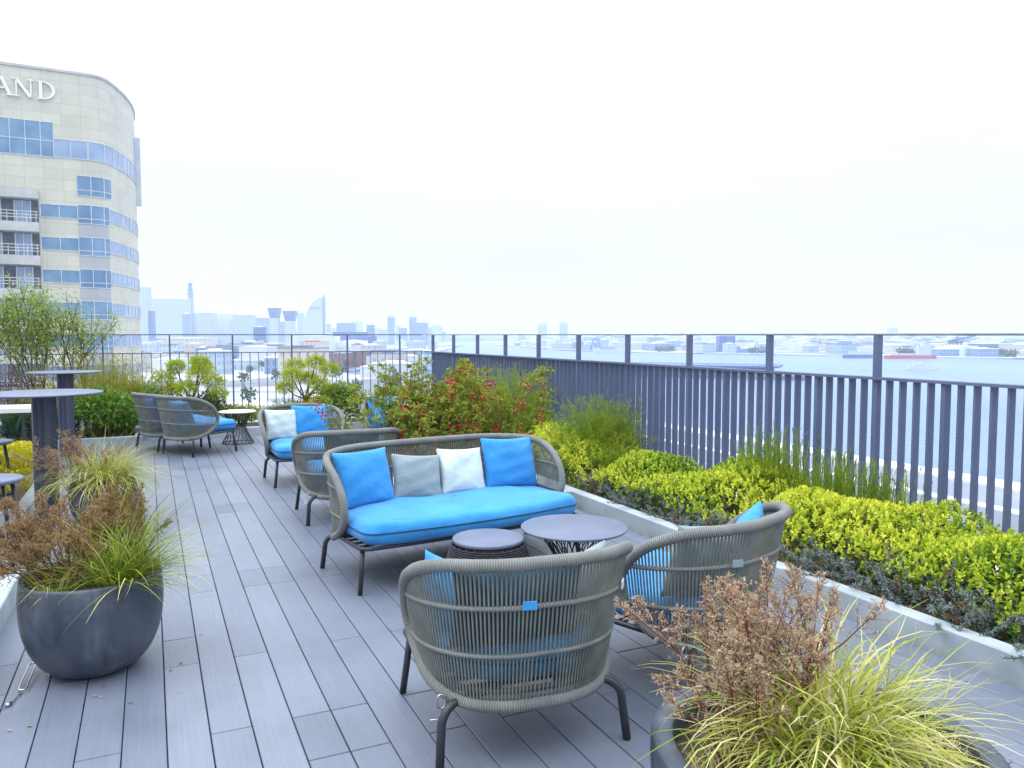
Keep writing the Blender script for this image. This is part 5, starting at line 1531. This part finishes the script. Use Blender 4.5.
crane('grey harbour crane on the far shore near the right edge of the photo', 1003, 800, 15, D['bluegrey'])
bld('harbour_block', 'square blue block on the far shore right of the middle fence posts', 719, 735, 336, 900, D['blue'], base=GZ - .8)
bld('tower_building', 'pale tall slim tower on the far shore just right of a fence post', 889, 897, 328, 1500, D['pale'], base=GZ - .8)
bld('harbour_block', 'navy low shed at the far shore near the right edge', 982, 1012, 344, 740, D['navy'], base=GZ - .8)
FS = 'pale sheds and blocks along the far harbour shore'
for k in range(270):
    px = r.uniform(505, 1120)
    dmin = np.interp(px, [500, 560, 640, 800, 1024, 1500], [1500, 1020, 890, 770, 650, 560]) + 12
    f = r.uniform(0, 1) ** 1.4; d = dmin + f * 900
    h = r.uniform(4, 10) + f * r.uniform(2, 16); wpx = r.uniform(6, 30) * 700 / d
    bld('harbour_block', 'one of the pale sheds and blocks lining the far harbour shore', px, px + wpx, z_to := (335 + FPX * (EYE - (GZ - .8 + h)) / d), d, [D['white'], D['plainwhite'], D['plainwhite'], D['pale'], D['bluegrey'], D['beige']][r.randint(6)], depth=r.uniform(12, 40), turn=r.uniform(-.3, .3), base=GZ - .8, roof=[D['roofwhite'], D['roofgrey']][int(r.uniform() < .3)], group=FS)
for k, (px, w_) in enumerate(((665, 20), (760, 24), (905, 14), (1006, 20))):
    d = np.interp(px, [500, 560, 640, 800, 1024, 1500], [1500, 1020, 890, 770, 650, 560]) + 30
    c = at_d(px, d); n = 260; L_ = w_ / FPX * d
    t = thing('shore_trees', ['dark row of trees on the far shore behind the third nearest fence post', 'dark row of trees on the far shore near the second nearest fence post', 'dark row of trees on the far shore beside the red-hulled ship', 'dark row of trees on the far shore at the right edge'][k], 'trees', (c.x, c.y, GZ - .8), -YAW)
    P = np.stack([r.uniform(-L_ / 2, L_ / 2, n), r.uniform(-4, 4, n), r.uniform(.5, 6, n)], 1)
    V, F = leaf_arrays(P, r.normal(size=(n, 3)), 2.2, 1.8, .1, r); np_mesh('crowns', V, F, np.repeat(r.uniform(0, 1, n), 4), D['trees'], t)
# ------------------------------------------------------------------ haze, sky, sun, camera
HAZE_DENSITY = 0.00034
def haze():
    m = bpy.data.materials.new('haze_air'); m.use_nodes = True; nt = m.node_tree
    for n in list(nt.nodes):
        if n.type == 'BSDF_PRINCIPLED': nt.nodes.remove(n)
    pv = nt.nodes.new('ShaderNodeVolumePrincipled'); pv.inputs['Color'].default_value = (.74, .86, 1.0, 1); pv.inputs['Density'].default_value = HAZE_DENSITY
    pv.inputs['Anisotropy'].default_value = .0
    nt.links.new(pv.outputs[0], nt.nodes['Material Output'].inputs['Volume'])
    b = MB(); b.box(-3000, 3000, -700, 3500, -25, 125); tag(b.build('haze', m), kind='stuff')
haze()
SUN_EL, SUN_AZ = R(52), R(-70)       # soft light from above and the left of the photo
wd_ = bpy.data.worlds.new('World'); scene.world = wd_; wd_.use_nodes = True
nt = wd_.node_tree; L = nt.links.new; bg = nt.nodes['Background']
sky = N(nt, 'ShaderNodeTexSky'); sky.sky_type = 'NISHITA'; sky.sun_disc = False; sky.sun_elevation = SUN_EL; sky.sun_rotation = SUN_AZ; sky.air_density = 1.0; sky.dust_density = 2.0
tc = N(nt, 'ShaderNodeTexCoord'); sx = N(nt, 'ShaderNodeSeparateXYZ'); L(tc.outputs['Generated'], sx.inputs[0])
# overcast layer: about three times brighter overhead than at the horizon, with faint cloud streaks
rp = ramp(nt, [(0, (.91, .95, 1.0)), (.06, (.94, .97, 1.0)), (.30, (.98, .985, 1.0)), (1, (.84, .92, 1.0))]); L(sx.outputs['Z'], rp.inputs[0])
mr = N(nt, 'ShaderNodeMapRange'); pw = N(nt, 'ShaderNodeMath', operation='POWER'); pw.inputs[1].default_value = 2.2; pw.use_clamp = True; L(sx.outputs['Z'], pw.inputs[0]); mr.inputs['From Min'].default_value = 0; mr.inputs['From Max'].default_value = 1; mr.inputs['To Min'].default_value = 7.3; mr.inputs['To Max'].default_value = 40; L(pw.outputs[0], mr.inputs[0])
mp = N(nt, 'ShaderNodeMapping'); mp.inputs['Scale'].default_value = (1.6, 1.6, 9); L(tc.outputs['Generated'], mp.inputs[0])
cn = N(nt, 'ShaderNodeTexNoise', Scale=1.8, Detail=7, Roughness=.55); L(mp.outputs[0], cn.inputs['Vector'])
cr = N(nt, 'ShaderNodeMapRange'); cr.inputs['From Min'].default_value = .3; cr.inputs['From Max'].default_value = .7; cr.inputs['To Min'].default_value = .93; cr.inputs['To Max'].default_value = 1.07; L(cn.outputs['Fac'], cr.inputs[0])
mm = N(nt, 'ShaderNodeMath', operation='MULTIPLY'); L(mr.outputs[0], mm.inputs[0]); L(cr.outputs[0], mm.inputs[1])
cl = N(nt, 'ShaderNodeVectorMath', operation='SCALE'); L(rp.outputs[0], cl.inputs[0]); L(mm.outputs[0], cl.inputs['Scale'])
mx = N(nt, 'ShaderNodeMixRGB'); mx.inputs[0].default_value = .92; L(sky.outputs[0], mx.inputs[1]); L(cl.outputs[0], mx.inputs[2])
L(mx.outputs[0], bg.inputs[0]); bg.inputs[1].default_value = .105
sl = bpy.data.lights.new('sun', 'SUN'); sl.energy = .9; sl.angle = R(24); sl.color = (1, .97, .93)
so = bpy.data.objects.new('sun', sl); COL.objects.link(so)
sd = Vector((math.sin(SUN_AZ) * math.cos(SUN_EL), math.cos(SUN_AZ) * math.cos(SUN_EL), math.sin(SUN_EL)))
so.rotation_euler = (-sd).to_track_quat('-Z', 'Y').to_euler(); so.location = sd * 60 

cam = bpy.data.cameras.new('camera'); co_ = bpy.data.objects.new('camera', cam); COL.objects.link(co_)
cam.sensor_width = 36; cam.lens = FPX * 36 / 1024; cam.clip_start = .05; cam.clip_end = 12000
co_.location = (0, 0, EYE); co_.rotation_euler = (PI / 2 - PIT, 0, -YAW)
scene.camera = co_
scene.render.resolution_x, scene.render.resolution_y = 1024, 768
vs_ = scene.view_settings; vs_.view_transform = 'Standard'; vs_.look = 'None'; vs_.exposure = 0.35; vs_.gamma = 1; vs_.use_curve_mapping = False
cy = scene.cycles; cy.use_denoising = True; cy.max_bounces = 8; cy.transparent_max_bounces = 8; cy.volume_bounces = 2
try: cy.denoiser = 'OPENIMAGEDENOISE'
except Exception: pass
